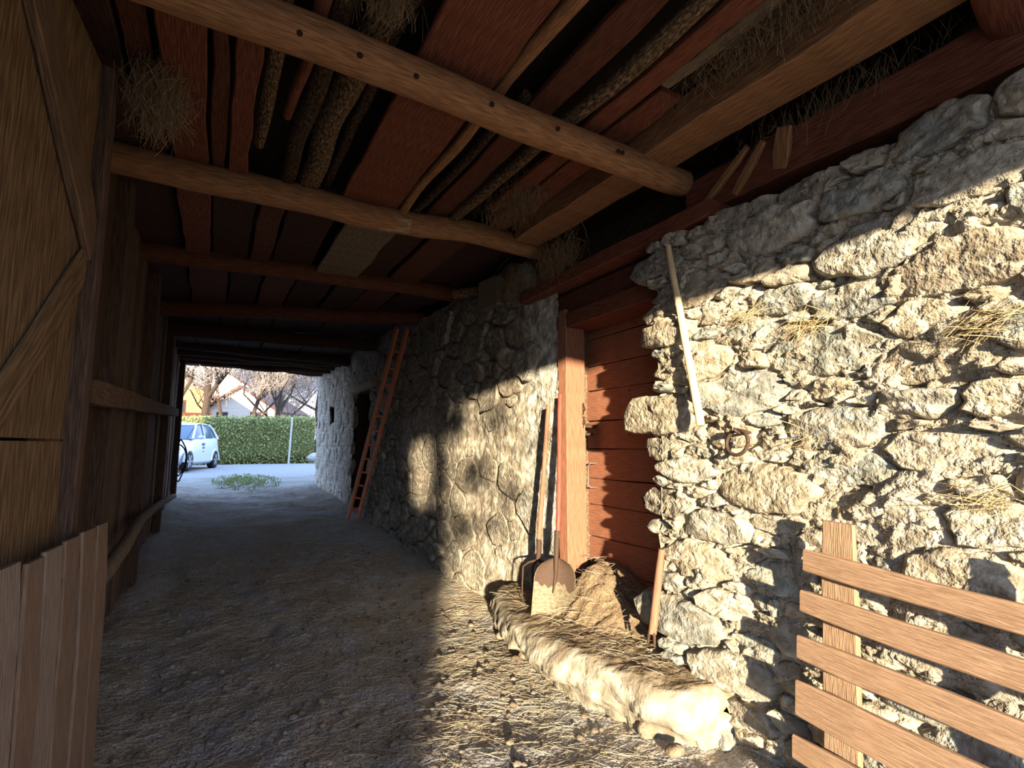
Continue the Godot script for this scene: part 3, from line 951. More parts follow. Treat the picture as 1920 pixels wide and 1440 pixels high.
func build_step() -> void:
	var s := thing("stone_step", "long rounded stone doorstep with a whitish front edge below the door", "step", Vector3(2.1, 0, -2.9))
	var zs := [-4.12, -3.95, -3.7, -3.4, -3.1, -2.8, -2.5, -2.2, -2.0, -1.85, -1.72]
	var xf := [2.42, 2.12, 1.96, 1.87, 1.79, 1.77, 1.78, 1.85, 1.9, 1.99, 2.42]
	var mb := MB.new()
	var rings := []
	var n := 110
	for j in n + 1:
		var z := lerpf(-4.12, -1.72, float(j) / n)
		var k := 0
		while k < zs.size() - 2 and zs[k + 1] < z:
			k += 1
		var x0: float = lerpf(xf[k], xf[k + 1], (z - zs[k]) / (zs[k + 1] - zs[k]))
		var top := 0.29 - 0.1 * smoothstep(-3.9, -4.12, z) - 0.12 * smoothstep(-1.85, -1.72, z)
		var prof := [[x0 + 0.17, -0.08], [x0 + 0.13, 0.0], [x0 + 0.1, 0.05], [x0 + 0.06, 0.09], [x0 + 0.02, 0.12], [x0 + 0.005, 0.16], [x0, 0.19], [x0, top - 0.06], [x0 + 0.006, top - 0.03], [x0 + 0.025, top - 0.01], [x0 + 0.06, top], [x0 + 0.1, top + 0.005], [x0 + 0.15, top + 0.01], [x0 + 0.21, top + 0.012], [x0 + 0.28, top + 0.016], [x0 + 0.36, top + 0.02], [x0 + 0.45, top + 0.024], [2.42, top + 0.026]]
		var ring := PackedVector3Array()
		for e in prof:
			e[0] = minf(e[0], 2.42 + 0.001 * e[1])
			var g := 0.06 * nf.get_noise_3d(e[0] * 2.5, e[1] * 5.0, z * 2.5) + 0.024 * nf.get_noise_3d(e[0] * 9.0, e[1] * 14.0, z * 6.0) + 0.015 * nf.get_noise_3d(e[0] * 25.0, e[1] * 25.0, z * 25.0)
			ring.append(Vector3(e[0] + g, e[1] + g * 0.45, z))
		rings.append(ring)
	# the front is pale lime-crusted stone, the tread brown with trodden earth
	var np := 18
	for j in n + 1:
		for k in np:
			var p: Vector3 = rings[j][k]
			var g := nf.get_noise_3d(p.z * 9.0, p.y * 9.0, p.x * 9.0)
			var front := Color(0.46, 0.42, 0.345).lerp(Color(0.33, 0.285, 0.22), clampf(0.3 + g * 1.6, 0, 1))
			var tread := Color(0.3, 0.225, 0.15).lerp(Color(0.37, 0.3, 0.2), clampf(0.5 + g * 1.6, 0, 1))
			var f := clampf((k - 8.8 + g * 4.0) * 0.6, 0, 1)
			mb.p(p, front.lerp(tread, f))
	for j in n:
		for k in np - 1:
			mb.q(j * np + k, j * np + k + 1, (j + 1) * np + k + 1, (j + 1) * np + k)
	mb.cap(rings[0], false, Color(0.58, 0.54, 0.46))
	mb.cap(rings[n], true, Color(0.58, 0.54, 0.46))
	# orientation: turn the faces outwards
	for k in range(0, mb.i.size(), 3):
		var t := mb.i[k + 1]
		mb.i[k + 1] = mb.i[k + 2]
		mb.i[k + 2] = t
	world_part("slab", mb, M.plaster, s)
	# loose stones under the overhang
	for k in 9:
		var z := -3.6 + 0.21 * k + rng.randf_range(-0.05, 0.05)
		var rb := MB.new()
		var rad := rng.randf_range(0.035, 0.06)
		rb.ball(Vector3.ZERO, Vector3(rad * 1.4, rad * 0.8, rad), 10, 6)
		for i in rb.v.size():
			rb.v[i] *= 1.0 + 0.35 * nf.get_noise_3dv(rb.v[i] * 14.0 + Vector3.ONE * k * 5.0)
		for i in rb.c.size():
			rb.c[i] = Color(0.36, 0.29, 0.21)
		rb.shift(Vector3(2.0 + rng.randf_range(-0.03, 0.03), 0.03, z))
		world_part("stone", rb, M.stone, s)
	# heap of earth and manure against the foot of the door
	var e := thing("earth_heap", "brown heap of earth and straw piled against the door foot", "heap", Vector3(2.3, 0.3, -2.6))
	var eb := grid(steps(1.98, 2.61, 30), steps(-3.0, -2.1, 46), func(x, z):
		var f := smoothstep(2.02, 2.4, x + 0.04 * nf.get_noise_1d(z * 4.0))
		var hz := lerpf(0.36, 0.0, smoothstep(-3.0, -2.2, z + 0.05 * nf.get_noise_1d(x * 7.0)))
		return 0.26 + f * hz + 0.025 * nf.get_noise_2d(x * 9.0, z * 9.0) + 0.015 * nf.get_noise_2d(x * 25.0, z * 25.0),
		func(x, z): return Color(0.26, 0.18, 0.115).lerp(Color(0.31, 0.235, 0.145), clampf(0.4 + 1.5 * nf.get_noise_2d(x * 8.0, z * 8.0), 0, 1)))
	world_part("earth", eb, M.dirt, e)

# ------------------------------------------------------------------ things at the right wall
func build_wall_things() -> void:
	var across := Vector3(0.75, 0, 0.66)
	var away := Vector3(0.66, 0, -0.75)
	# fork
	var f := thing("pitchfork", "hay fork with a plain wooden handle standing beside the shovel", "fork", Vector3(2.17, 0.3, -3.45))
	var neck := Vector3(2.16, 0.66, -3.34)
	var top := Vector3(2.22, 1.76, -3.28)
	pole("handle", neck, top, 0.019, 0.017, "wood_handle", f, 0.012, 0.05, 12)
	var mb := MB.new()
	mb.tube([neck + Vector3(0, 0.1, 0), neck, neck + Vector3(-0.01, -0.05, 0)], [0.021, 0.022, 0.016], 10)
	world_part("ferrule", mb, M.iron, f)
	for k in 4:
		var s := -0.11 + 0.073 * k
		var tb := MB.new()
		var nb := neck + Vector3(-0.01, -0.05, 0)
		tb.tube([nb, nb + across * s * 0.6 + Vector3(0, -0.02, 0), nb + across * s + Vector3(0, -0.05, 0) - away * 0.01, nb + across * s * 1.05 + Vector3(0, -0.2, 0) - away * 0.02, nb + across * s + Vector3(0, -0.33, 0) - away * 0.03], [0.009, 0.008, 0.007, 0.006, 0.003], 8)
		world_part("tine", tb, M.iron, f)
	# shovel
	var sh := thing("shovel", "square-mouth shovel with a worn rusty blade and red handle", "shovel", Vector3(2.08, 0.31, -3.12))
	var tip := Vector3(2.06, 0.31, -3.02)
	var bt := Vector3(2.12, 0.66, -3.06)
	var cap := Vector3(2.14, 0.86, -3.07)
	pole("handle", cap + Vector3(0, -0.05, 0), Vector3(2.25, 1.83, -3.18), 0.019, 0.018, "red_paint", sh, 0.012, 0.05, 12)
	var sb := MB.new()
	sb.tube([cap, cap.lerp(bt, 0.6), bt + Vector3(-0.004, -0.1, 0), bt.lerp(tip, 0.6) + Vector3(-0.008, 0, 0)], [0.022, 0.021, 0.014, 0.003], 10)
	world_part("socket", sb, M.iron, sh)
	# blade: a dished plate, rounded shoulders above, square mouth below
	var bl := MB.new()
	var rows := 12
	var colsn := 12
	for side in 2:
		var b0 := bl.v.size()
		for j in rows + 1:
			var v := float(j) / rows
			var half := 0.142 if v < 0.62 else 0.142 * sqrt(maxf(0.02, 1.0 - pow((v - 0.62) / 0.4, 2.2)))
			half *= 1.0 + 0.03 * (1.0 - v)
			for k in colsn + 1:
				var u := -1.0 + 2.0 * k / colsn
				var dish := 0.03 * (1.0 - u * u) - 0.012
				var p := tip.lerp(bt + Vector3(0, 0.01, 0), v) + away * (dish + (0.0025 if side == 1 else 0.0)) + across * u * half
				bl.p(p)
		for j in rows:
			for k in colsn:
				var a := b0 + j * (colsn + 1) + k
				if side == 0:
					bl.q(a, a + 1, a + colsn + 2, a + colsn + 1)
				else:
					bl.q(a, a + colsn + 1, a + colsn + 2, a + 1)
	world_part("blade", bl, M.blade, sh)
	# rusty upper half of the blade
	var ru := MB.new()
	for j in 7:
		var v := 0.6 + 0.4 * j / 6.0
		var half := 0.138 * sqrt(maxf(0.02, 1.0 - pow(maxf(v - 0.62, 0.0) / 0.4, 2.2)))
		for k in 13:
			var u := -1.0 + 2.0 * k / 12.0
			var vv := v - (0.32 * absf(nf.get_noise_1d(u * 9.0 + 4.0)) if j == 0 else 0.0)
			ru.p(tip.lerp(bt + Vector3(0, 0.01, 0), vv) + away * (0.03 * (1.0 - u * u) - 0.012 - 0.0015) + across * u * half)
	for j in 6:
		for k in 12:
			ru.q(j * 13 + k, j * 13 + k + 1, j * 13 + k + 14, j * 13 + k + 13)
	world_part("rust_coat", ru, M.iron, sh)
	# tool handle in the reveal
	var h := thing("tool_handle", "short round wooden tool handle leaning in the shaded door corner", "tool", Vector3(2.22, 0.33, -2.24))
	var h0 := on_x(1223, 1188, 2.13)
	var h1 := on_x(1241, 1030, 2.19)
	pole("handle", h0, h1, 0.024, 0.02, "wood_handle", h, 0.006, 0.05, 12)
	var hk := MB.new()
	for s in [-1, 1]:
		hk.tube([h0 + Vector3(0, 0.03, 0), h0 + Vector3(-0.005, -0.01, 0.02 * s), h0 + Vector3(-0.01, -0.06, 0.025 * s)], [0.012, 0.01, 0.006], 6)
	world_part("prongs", hk, M.iron, h)
	# bare stick hung from the wall plate
	var st := thing("wooden_stick", "pale peeled stick hanging on the sunlit stone wall beside the door", "stick", on_x(1312, 800, 2.12))
	var s0 := on_x(1314, 798, 2.12)
	var s1 := on_x(1252, 462, 2.17)
	wood("stick", log_mb((s1 - s0).length(), 0.023, 0.016, 91, 0.012, 0.08, 14), "wood_stick", st, along(s0, s1))
	var kb := MB.new()
	kb.ball(s1.lerp(s0, 0.35), Vector3(0.02, 0.014, 0.02), 10, 6)
	world_part("knot", kb, M.wood_stick, st)
	# iron ring on an eye
	var ri := thing("iron_ring", "rusty iron tether ring hanging on the stone wall", "ring", on_x(1382, 830, 2.18))
	var c := on_x(1382, 830, 2.16)
	var rm := MB.new()
	var pts := []
	for k in 25:
		var a := TAU * k / 24
		pts.append(c + Vector3(0.012 * sin(a), 0.058 * sin(a), 0.058 * cos(a)))
	rm.tube(pts, 0.009, 8, false)
	world_part("ring", rm, M.iron, ri)
	var ey := MB.new()
	ey.tube([c + Vector3(0.12, 0.05, -0.01), c + Vector3(0.0, 0.066, -0.01), c + Vector3(-0.014, 0.058, 0.0), c + Vector3(0.0, 0.046, 0.01), c + Vector3(0.12, 0.05, 0.01)], 0.007, 8)
	world_part("staple", ey, M.iron, ri)

func build_ladder() -> void:
	var l := thing("wooden_ladder", "narrow reddish wooden ladder leaning against a dark crossbeam", "ladder", Vector3(2.1, 0.25, -8.95))
	var a0 := Vector3(2.2, 0.2, -9.0)
	var a1 := Vector3(2.2, 3.03, -6.62)
	var b0 := Vector3(2.04, 0.24, -9.0)
	var b1 := Vector3(2.075, 3.03, -6.68)
	plank("rail", a0, a1, 0.035, 0.115, "wood_ladder", l, Vector3(0, 0.6, -0.8), 0.003)
	plank("rail", b0, b1, 0.035, 0.115, "wood_ladder", l, Vector3(0, 0.6, -0.8), 0.003)
	for k in 12:
		var f := 0.06 + 0.076 * k
		pole("rung", a0.lerp(a1, f), b0.lerp(b1, f), 0.016, 0.016, "wood_ladder", l, 0.0, 0.02, 8)

func build_pallet() -> void:
	var p := thing("wood_pallet", "weathered slatted pallet standing against the sunlit stone wall", "pallet", Vector3(2.17, 0, -0.7))
	for e in [[-1.165, 1.15, 0.13], [-0.52, 1.1, 0.12]]:
		plank("post", Vector3(2.14, 0.02, e[0] - 0.05), Vector3(2.155, e[1], e[0]), e[2], 0.03, "wood_pallet", p, Vector3.RIGHT, 0.008)
	var ys := [[0.985, 0.093], [0.822, 0.095], [0.645, 0.1], [0.44, 0.15], [0.25, 0.1], [0.09, 0.1]]
	var k := 0
	for e in ys:
		var x := 2.1 - 0.002 * k + 0.004 * (k % 2)
		plank("slat", Vector3(x, e[0] + 0.005, -1.28 - 0.022 * k), Vector3(x, e[0] - 0.075, -0.2), e[1], 0.028, "wood_pallet", p, Vector3.RIGHT, 0.008)
		k += 1

# ------------------------------------------------------------------ things on the left
func build_left_things() -> void:
	# gate leaf folded back against the plank wall
	var o := Vector3(-0.665, 0, -0.95)
	var e := Vector3(-0.5, 0, -2.66)
	var g := thing("barn_gate", "tall barn gate of wide yellowish panels with diagonal braces", "gate", o)
	var n := (e - o).cross(Vector3.UP).normalized()
	if n.x < 0:
		n = -n
	var dirz := (e - o).normalized()
	var l := (e - o).length()
	for k in 2:
		for j in 2:
			var u0 := l * 0.5 * k + 0.004
			var c := o + dirz * (u0 + l * 0.25)
			var y0: float = [0.05, 1.475][j]
			var y1: float = [1.465, 3.05][j]
			plank("panel", c + Vector3(0, y0, 0), c + Vector3(0, y1, 0), l * 0.5 - 0.008, 0.025, "wood_sheet", g, n, 0.004)
	# diagonal brace falling towards the free edge, and a wide board rising to it from below
	var b0 := on_plane(85, 60, o + n * 0.03, n)
	var b1 := on_plane(172, 470, o + n * 0.03, n)
	plank("brace", b0 + (b0 - b1) * 0.6, b1, 0.16, 0.035, "wood_left", g, n, 0.01)
	var c0 := on_plane(165, 480, o + n * 0.022, n)
	var c1 := on_plane(10, 740, o + n * 0.022, n)
	plank("brace", c0, c1 + (c1 - c0) * 0.5, 0.13, 0.018, "wood_sheet", g, n, 0.006)
	plank("stile", e + n * 0.03 + Vector3(0, 0.05, 0) - dirz * 0.02, e + n * 0.03 + Vector3(0, 3.05, 0) - dirz * 0.02, 0.07, 0.06, "wood_left_dark", g, n, 0.01)
	# hurdle of narrow planks in front of the gate
	var h0 := Vector3(-0.53, 0, -1.15)
	var h1 := Vector3(-0.345, 0, -2.85)
	var h := thing("plank_hurdle", "low hurdle of upright greyish planks in front of the barn gate", "hurdle", h0)
	var hd := (h1 - h0).normalized()
	var hn := hd.cross(Vector3.UP).normalized()
	if hn.x < 0:
		hn = -hn
	var u := 0.0
	var hl := (h1 - h0).length()
	while u < hl - 0.05:
		var wd := minf(rng.randf_range(0.1, 0.17), hl - u)
		var c := h0 + hd * (u + wd / 2) + hn * rng.randf_range(-0.008, 0.008)
		var lean := -hn * 0.02
		plank("plank", c + Vector3(0, 0.0, 0), c + lean + Vector3(0, 1.12 + rng.randf_range(-0.012, 0.012), 0), wd, 0.025, "wood_hurdle" if rng.randf() < 0.6 else "wood_hurdle_brown", h, hn, 0.016)
		u += wd + rng.randf_range(0.006, 0.022)
	for y in [0.25, 0.95]:
		plank("crosspiece", h0 - hn * 0.035 + Vector3(0, y, 0), h1 - hn * 0.035 + Vector3(0, y, 0), 0.09, 0.03, "wood_left_dark", h, hn, 0.01)
	# rails along the wall
	var r1 := thing("wall_rail", "dark squared rail fixed along the middle of the plank wall", "rail", Vector3(-0.52, 1.8, -6))
	plank("rail", Vector3(-0.52, 1.7, -3.0), Vector3(-0.53, 1.98, -10.0), 0.09, 0.12, "wood_left", r1, Vector3.UP, 0.015)
	var r2 := thing("wall_rail", "pale bent pole running low along the plank wall", "rail", Vector3(-0.5, 0.8, -6))
	var pts := [on_x(212, 1150, -0.47), on_x(232, 1025, -0.47), on_x(262, 975, -0.5), on_x(300, 945, -0.5), on_x(326, 930, -0.5)]
	pts[0].y = 0.75
	pts[0].z = -3.6
	var lb := MB.new()
	lb.tube(pts, [0.045, 0.045, 0.042, 0.04, 0.04], 12)
	world_part("pole", lb, M.wood_grey, r2)
	# hose and bucket hung at the far corner
	var hs := thing("hose_coil", "loop of black hose hanging at the far corner post", "hose", Vector3(-0.45, 0.8, -12.2))
	var hp := []
	for k in 40:
		var a := TAU * k / 20.0
		hp.append(on_z(336, 868, -12.2) + Vector3(0.1 * cos(a) + 0.02 * sin(k), 0.36 * sin(a) + (0.1 if k > 20 else 0.0), 0.1 * sin(a * 0.5)))
	var hm := MB.new()
	hm.tube(hp, 0.013, 8)
	world_part("hose", hm, M.rubber, hs)

# ------------------------------------------------------------------ beyond the far opening
func leaf_mesh(m: String, w := 1.0, l := 1.0) -> ArrayMesh:
	var mb := MB.new()
	var a := mb.p(Vector3(0, 0, 0))
	var b := mb.p(Vector3(w * 0.5, l * 0.45, 0.1 * w))
	var c := mb.p(Vector3(0, l, 0))
	var d := mb.p(Vector3(-w * 0.5, l * 0.45, 0.1 * w))
	mb.q(a, b, c, d)
	return mb.done(M[m])
func rand_basis(r: RandomNumberGenerator, s: float) -> Basis:
	return Basis.from_euler(Vector3(r.randf_range(0, TAU), r.randf_range(0, TAU), r.randf_range(0, TAU))).scaled(Vector3.ONE * s)
func branch(mb: MB, at: Vector3, dir: Vector3, l: float, rad: float, depth: int, r: RandomNumberGenerator, tips: Array) -> void:
	var pts := [at]
	var rs := [rad]
	var p := at
	var d := dir
	for k in 3:
		d = (d + Vector3(r.randf_range(-0.25, 0.25), r.randf_range(-0.05, 0.2), r.randf_range(-0.25, 0.25))).normalized()
		p += d * l / 3
		pts.append(p)
		rs.append(rad * (1.0 - 0.14 * (k + 1)))
	mb.tube(pts, rs, 6 if depth > 1 else 4, false)
	if depth <= 2:
		tips.append(p)
	if depth == 0:
		return
	for k in (3 if depth > 1 else 4):
		var sd := Vector3(r.randf_range(-1, 1), r.randf_range(-0.15, 0.9), r.randf_range(-1, 1)).normalized()
		branch(mb, pts[r.randi_range(1, 3)], (d * 0.6 + sd * 0.85).normalized(), l * r.randf_range(0.55, 0.75), rad * 0.5, depth - 1, r, tips)
func tree(label: String, at: Vector3, h: float, rad: float, sd: int, leaves: int, tones: Array, group: String, lean := Vector3.UP, ls := 0.09) -> void:
	var r := RandomNumberGenerator.new()
	r.seed = sd
	var t := thing("tree", label, "tree", at, group)
	var mb := MB.new()
	var tips := []
	branch(mb, Vector3(0, -0.1, 0), lean, h * 0.5, rad * 0.8, 5, r, tips)
	part("branches", mb.done(M.tree_bark), t)
	var tx := []
	var tc := []
	for k in 6000:
		var p: Vector3 = tips[r.randi_range(0, tips.size() - 1)] + Vector3(r.randfn(0, 0.4), r.randfn(0, 0.35), r.randfn(0, 0.4))
		var l := r.randf_range(0.25, 0.75)
		tx.append(Transform3D(Basis.from_euler(Vector3(r.randfn(-0.8, 0.5), r.randf_range(0, TAU), 0)).scaled_local(Vector3(l * 0.9, l, l)), p))
		tc.append(Color(0.34, 0.3, 0.28).lerp(Color(0.48, 0.41, 0.38), r.randf()))
	spray("twigs", straw_mesh(), tx, tc, t)
	if leaves:
		var xs := []
		var cs := []
		for k in leaves:
			var p: Vector3 = tips[r.randi_range(0, tips.size() - 1)] + Vector3(r.randfn(0, 0.28), r.randfn(0, 0.24), r.randfn(0, 0.28))
			xs.append(Transform3D(rand_basis(r, ls * r.randf_range(0.7, 1.4)), p))
			cs.append(tones[r.randi_range(0, tones.size() - 1)] * r.randf_range(0.8, 1.2))
		spray("foliage", leaf_mesh("leaf"), xs, cs, t)
func build_outside() -> void:
	build_car()
	# clipped hedge along the road
	var r := RandomNumberGenerator.new()
	r.seed = 99
	var h := thing("hedge", "clipped green and yellowish hedge behind the parked car", "hedge", Vector3(1.6, 0.7, -25.4))
	var core := MB.new()
	var rings := []
	var xa := -4.0
	var xb := 4.05
	for j in 41:
		var x := lerpf(xa, xb, j / 40.0)
		var zc := -25.0 - 0.12 * (x - 0.5)
		var top := 2.6 + 0.03 * x + 0.05 * nf.get_noise_1d(x * 2.0)
		var g := floor_y(zc) - 0.05
		var ring := PackedVector3Array()
		for e in [[0.36, 0.0], [0.5, 0.25], [0.48, 0.8], [0.36, 0.97], [0.0, 1.0], [-0.4, 0.95], [-0.5, 0.4], [-0.4, 0.0]]:
			var o := 0.09 * nf.get_noise_2d(x * 2.5, e[1] * 5.0 + e[0] * 3.0)
			ring.append(Vector3(x, lerpf(g, top, e[1]), zc + e[0] * 1.0 + o))
		ring.reverse()
		rings.append(ring)
	core.loft(rings)
	for k in core.c.size():
		core.c[k] = Color(0.2, 0.23, 0.085)
	world_part("core", core, M.ground, h)
	var xs := []
	var cs := []
	for k in 9000:
		var x := r.randf_range(xa, xb)
		var zc := -25.0 - 0.12 * (x - 0.5)
		var f := r.randf()
		var g := floor_y(zc)
		var top := 2.62 + 0.03 * x
		var p := Vector3(x, lerpf(g, top, f), zc + 0.5 - 0.1 * smoothstep(0.8, 1.0, f) + r.randf_range(-0.02, 0.07))
		if r.randf() < 0.14:
			p = Vector3(x, top + r.randf_range(-0.05, 0.06), zc + r.randf_range(-0.4, 0.4))
		var c: Color = [Color(0.28, 0.32, 0.11), Color(0.34, 0.34, 0.125), Color(0.42, 0.38, 0.15)][r.randi_range(0, 2)]
		xs.append(Transform3D(rand_basis(r, r.randf_range(0.06, 0.11)), p - h.position))
		cs.append(c)
	spray("foliage", leaf_mesh("leaf", 0.7, 1.0), xs, cs, h)
	# bare brush to the right of the hedge
	var br := thing("bare_bush", "leafless pale brush growing beside the hedge end", "bush", Vector3(4.9, floor_y(-25.5), -25.5))
	var bm := MB.new()
	for k in 70:
		var o := Vector3(r.randf_range(-0.9, 1.6), 0, r.randf_range(-0.6, 0.6))
		var d := Vector3(r.randf_range(-0.25, 0.25), 1, r.randf_range(-0.2, 0.2)).normalized()
		var l := r.randf_range(1.2, 2.6)
		bm.tube([o, o + d * l * 0.5 + Vector3(r.randf_range(-0.1, 0.1), 0, 0), o + d * l + Vector3(r.randf_range(-0.3, 0.3), 0, r.randf_range(-0.2, 0.2))], [0.014, 0.01, 0.005], 4, false)
	part("twigs", bm.done(M.bark), br)
	# white leaning post
	var p0 := on_z(541, 862, -23.9)
	p0.y = floor_y(-23.9)
	var p1 := on_z(548, 785, -23.9)
	var po := thing("white_post", "thin white post standing in front of the hedge", "post", p0)
	var pm := MB.new()
	pm.tube([p0, p1, p1 + Vector3(0.0, 0.04, 0)], [0.04, 0.035, 0.02], 8)
	world_part("post", pm, M.white_paint, po)
	# pale boulder at the verge
	var bo := thing("boulder", "low pale rounded boulder at the roadside by the brush", "rock", on_z(592, 862, -24.2))
	var bb := MB.new()
	bb.ball(Vector3(0, 0.1, 0), Vector3(0.38, 0.2, 0.26), 18, 10)
	for k in bb.v.size():
		bb.v[k] *= 1.0 + 0.2 * nf.get_noise_3dv(bb.v[k] * 2.0)
		bb.c[k] = Color(0.66, 0.66, 0.66)
	part("rock", bb.done(M.stone), bo)
	# tufted patch of grass on the apron
	var gr := thing("grass_patch", "small patch of short green grass in the gravel past the passage", "grass", Vector3(0.8, floor_y(-15), -15.0), "", "stuff")
	var gx := []
	var gc := []
	for k in 5000:
		var a := r.randf_range(0, TAU)
		var q := sqrt(r.randf())
		var p := Vector3(0.85 + 0.8 * q * cos(a), 0, -15.3 + 2.6 * q * sin(a))
		if r.randf() > 1.15 - q + 1.2 * nf.get_noise_2d(p.x * 3.0, p.z * 1.5):
			continue
		p.y = floor_y(p.z) + 0.0
		gx.append(Transform3D(Basis.from_euler(Vector3(r.randf_range(-0.6, 0.6), r.randf_range(0, TAU), r.randf_range(-0.6, 0.6))).scaled(Vector3.ONE * r.randf_range(0.04, 0.09)), p - gr.position))
		gc.append(Color(0.14, 0.22, 0.06).lerp(Color(0.3, 0.32, 0.12), r.randf()))
	spray("blades", leaf_mesh("leaf", 0.18, 1.0), gx, gc, gr)
	# trees behind the hedge
	var autumn := [Color(0.5, 0.36, 0.2), Color(0.55, 0.44, 0.3), Color(0.46, 0.4, 0.2), Color(0.6, 0.42, 0.3)]
	var g1 := "trees behind the hedge"
	tree("thick-trunked tree nearest the ochre chalet", Vector3(-0.75, 1.0, -31), 9.0, 0.3, 4, 1800, autumn, g1, Vector3(0.02, 1, 0))
	tree("forked bare tree rising over the middle of the hedge", Vector3(1.9, 1.0, -31), 7.5, 0.2, 5, 1500, autumn, g1, Vector3(-0.15, 1, 0))
	tree("dark bare tree leaning towards the white post", Vector3(3.0, 1.0, -30), 7.0, 0.18, 8, 1600, autumn, g1, Vector3(0.12, 1, 0))
	tree("pinkish leafy tree over the brush by the hedge end", Vector3(5.2, 1.0, -32), 8.0, 0.18, 11, 3400, autumn, g1)
	tree("tall thin tree behind the forked tree", Vector3(0.9, 1.0, -36), 10.0, 0.18, 13, 2600, autumn, g1)
	tree("tall tree behind the dark leaning tree", Vector3(3.9, 1.2, -38), 10.5, 0.2, 17, 3000, autumn, g1)
	tree("yellowish tree beside the ochre chalet", Vector3(-2.6, 1.0, -34), 9.0, 0.2, 19, 2400, [Color(0.5, 0.46, 0.2), Color(0.42, 0.42, 0.2)], g1)
	house("ochre chalet with a dark pitched roof beyond the hedge", Vector3(-4.2, 1.2, -46), 7.0, 6.0, 4.0, "render_ochre", 0.15)
	house("white chalet with a steep gable beyond the hedge", Vector3(3.6, 1.4, -55), 6.0, 6.0, 3.4, "render_white", -0.5)
	house("long white house with a low roof on the slope", Vector3(-1.2, 2.4, -68), 12.0, 7.0, 4.6, "render_white", 0.1)
	# wooded hillside closing the view
	var hill := grid(steps(-70, 80, 40), steps(-75, -170, 24), func(x, z): return 1.5 + 0.26 * (-75 - z) + 5.0 * nf.get_noise_2d(x * 0.02, z * 0.02), func(x, z): return Color(0.3, 0.25, 0.2).lerp(Color(0.42, 0.36, 0.28), clampf(0.5 + nf.get_noise_2d(x * 0.2, z * 0.2), 0, 1)))
	tag(part("hillside", hill.done(M.ground), self), "brown wooded hillside behind the houses", "", "", "structure")
	yard_tree()
# A leafy tree in the yard behind the photographer. The low sun shines past its right flank and through gaps in
# its crown; where its shade falls on the passage wall (z, y) tells where its leaves hang.
func yard_tree() -> void:
	var r := RandomNumberGenerator.new()
	r.seed = 4242
	var foot := Vector3(-5.2, -0.03, 7.2)
	var t := thing("tree", "dense leafy tree standing in the yard before the entrance", "tree", foot)
	var mb := MB.new()
	var tips := []
	branch(mb, Vector3(0, -0.1, 0), Vector3(0.05, 1, 0), 2.6, 0.13, 4, r, tips)
	part("branches", mb.done(M.bark_dark), t)
	var blobs := [Vector3(-4.25, 1.72, 0.22), Vector3(-4.75, 1.15, 0.24), Vector3(-4.0, 1.05, 0.12), Vector3(-5.0, 0.62, 0.2), Vector3(-4.35, 0.7, 0.12), Vector3(-3.75, 1.45, 0.1), Vector3(-5.2, 1.75, 0.3)]
	var xs := []
	var cs := []
	for k in 26000:
		var zw := r.randf_range(-10.0, -3.6)
		var yw := r.randf_range(-0.6, 2.6)
		var zb := r.randf_range(6.3, 8.2)
		var e := -5.45 + 0.22 * nf.get_noise_1d(yw * 2.3) + 0.12 * nf.get_noise_2d(yw * 7.0, 3.0)
		var here := zw < e
		if absf(zw + 6.25) < 0.36 + 0.06 * nf.get_noise_1d(yw * 8.0) and yw > 0.72 and yw < 1.5:
			here = false
		if not here:
			for b in blobs:
				if Vector2(zw - b.x, (yw - b.y) * 1.2).length() < b.z * (1.0 + 0.5 * nf.get_noise_2d(zw * 5.0, yw * 5.0)) and r.randf() < 0.5:
					here = true
		if not here:
			continue
		var p := Vector3(2.3 - 0.441 * (zb - zw), yw + 0.14 * (zb - zw), zb)
		xs.append(Transform3D(rand_basis(r, r.randf_range(0.07, 0.13)), p - foot))
		cs.append(Color(0.2, 0.25, 0.08).lerp(Color(0.4, 0.34, 0.12), r.randf()))
	spray("foliage", leaf_mesh("leaf"), xs, cs, t)
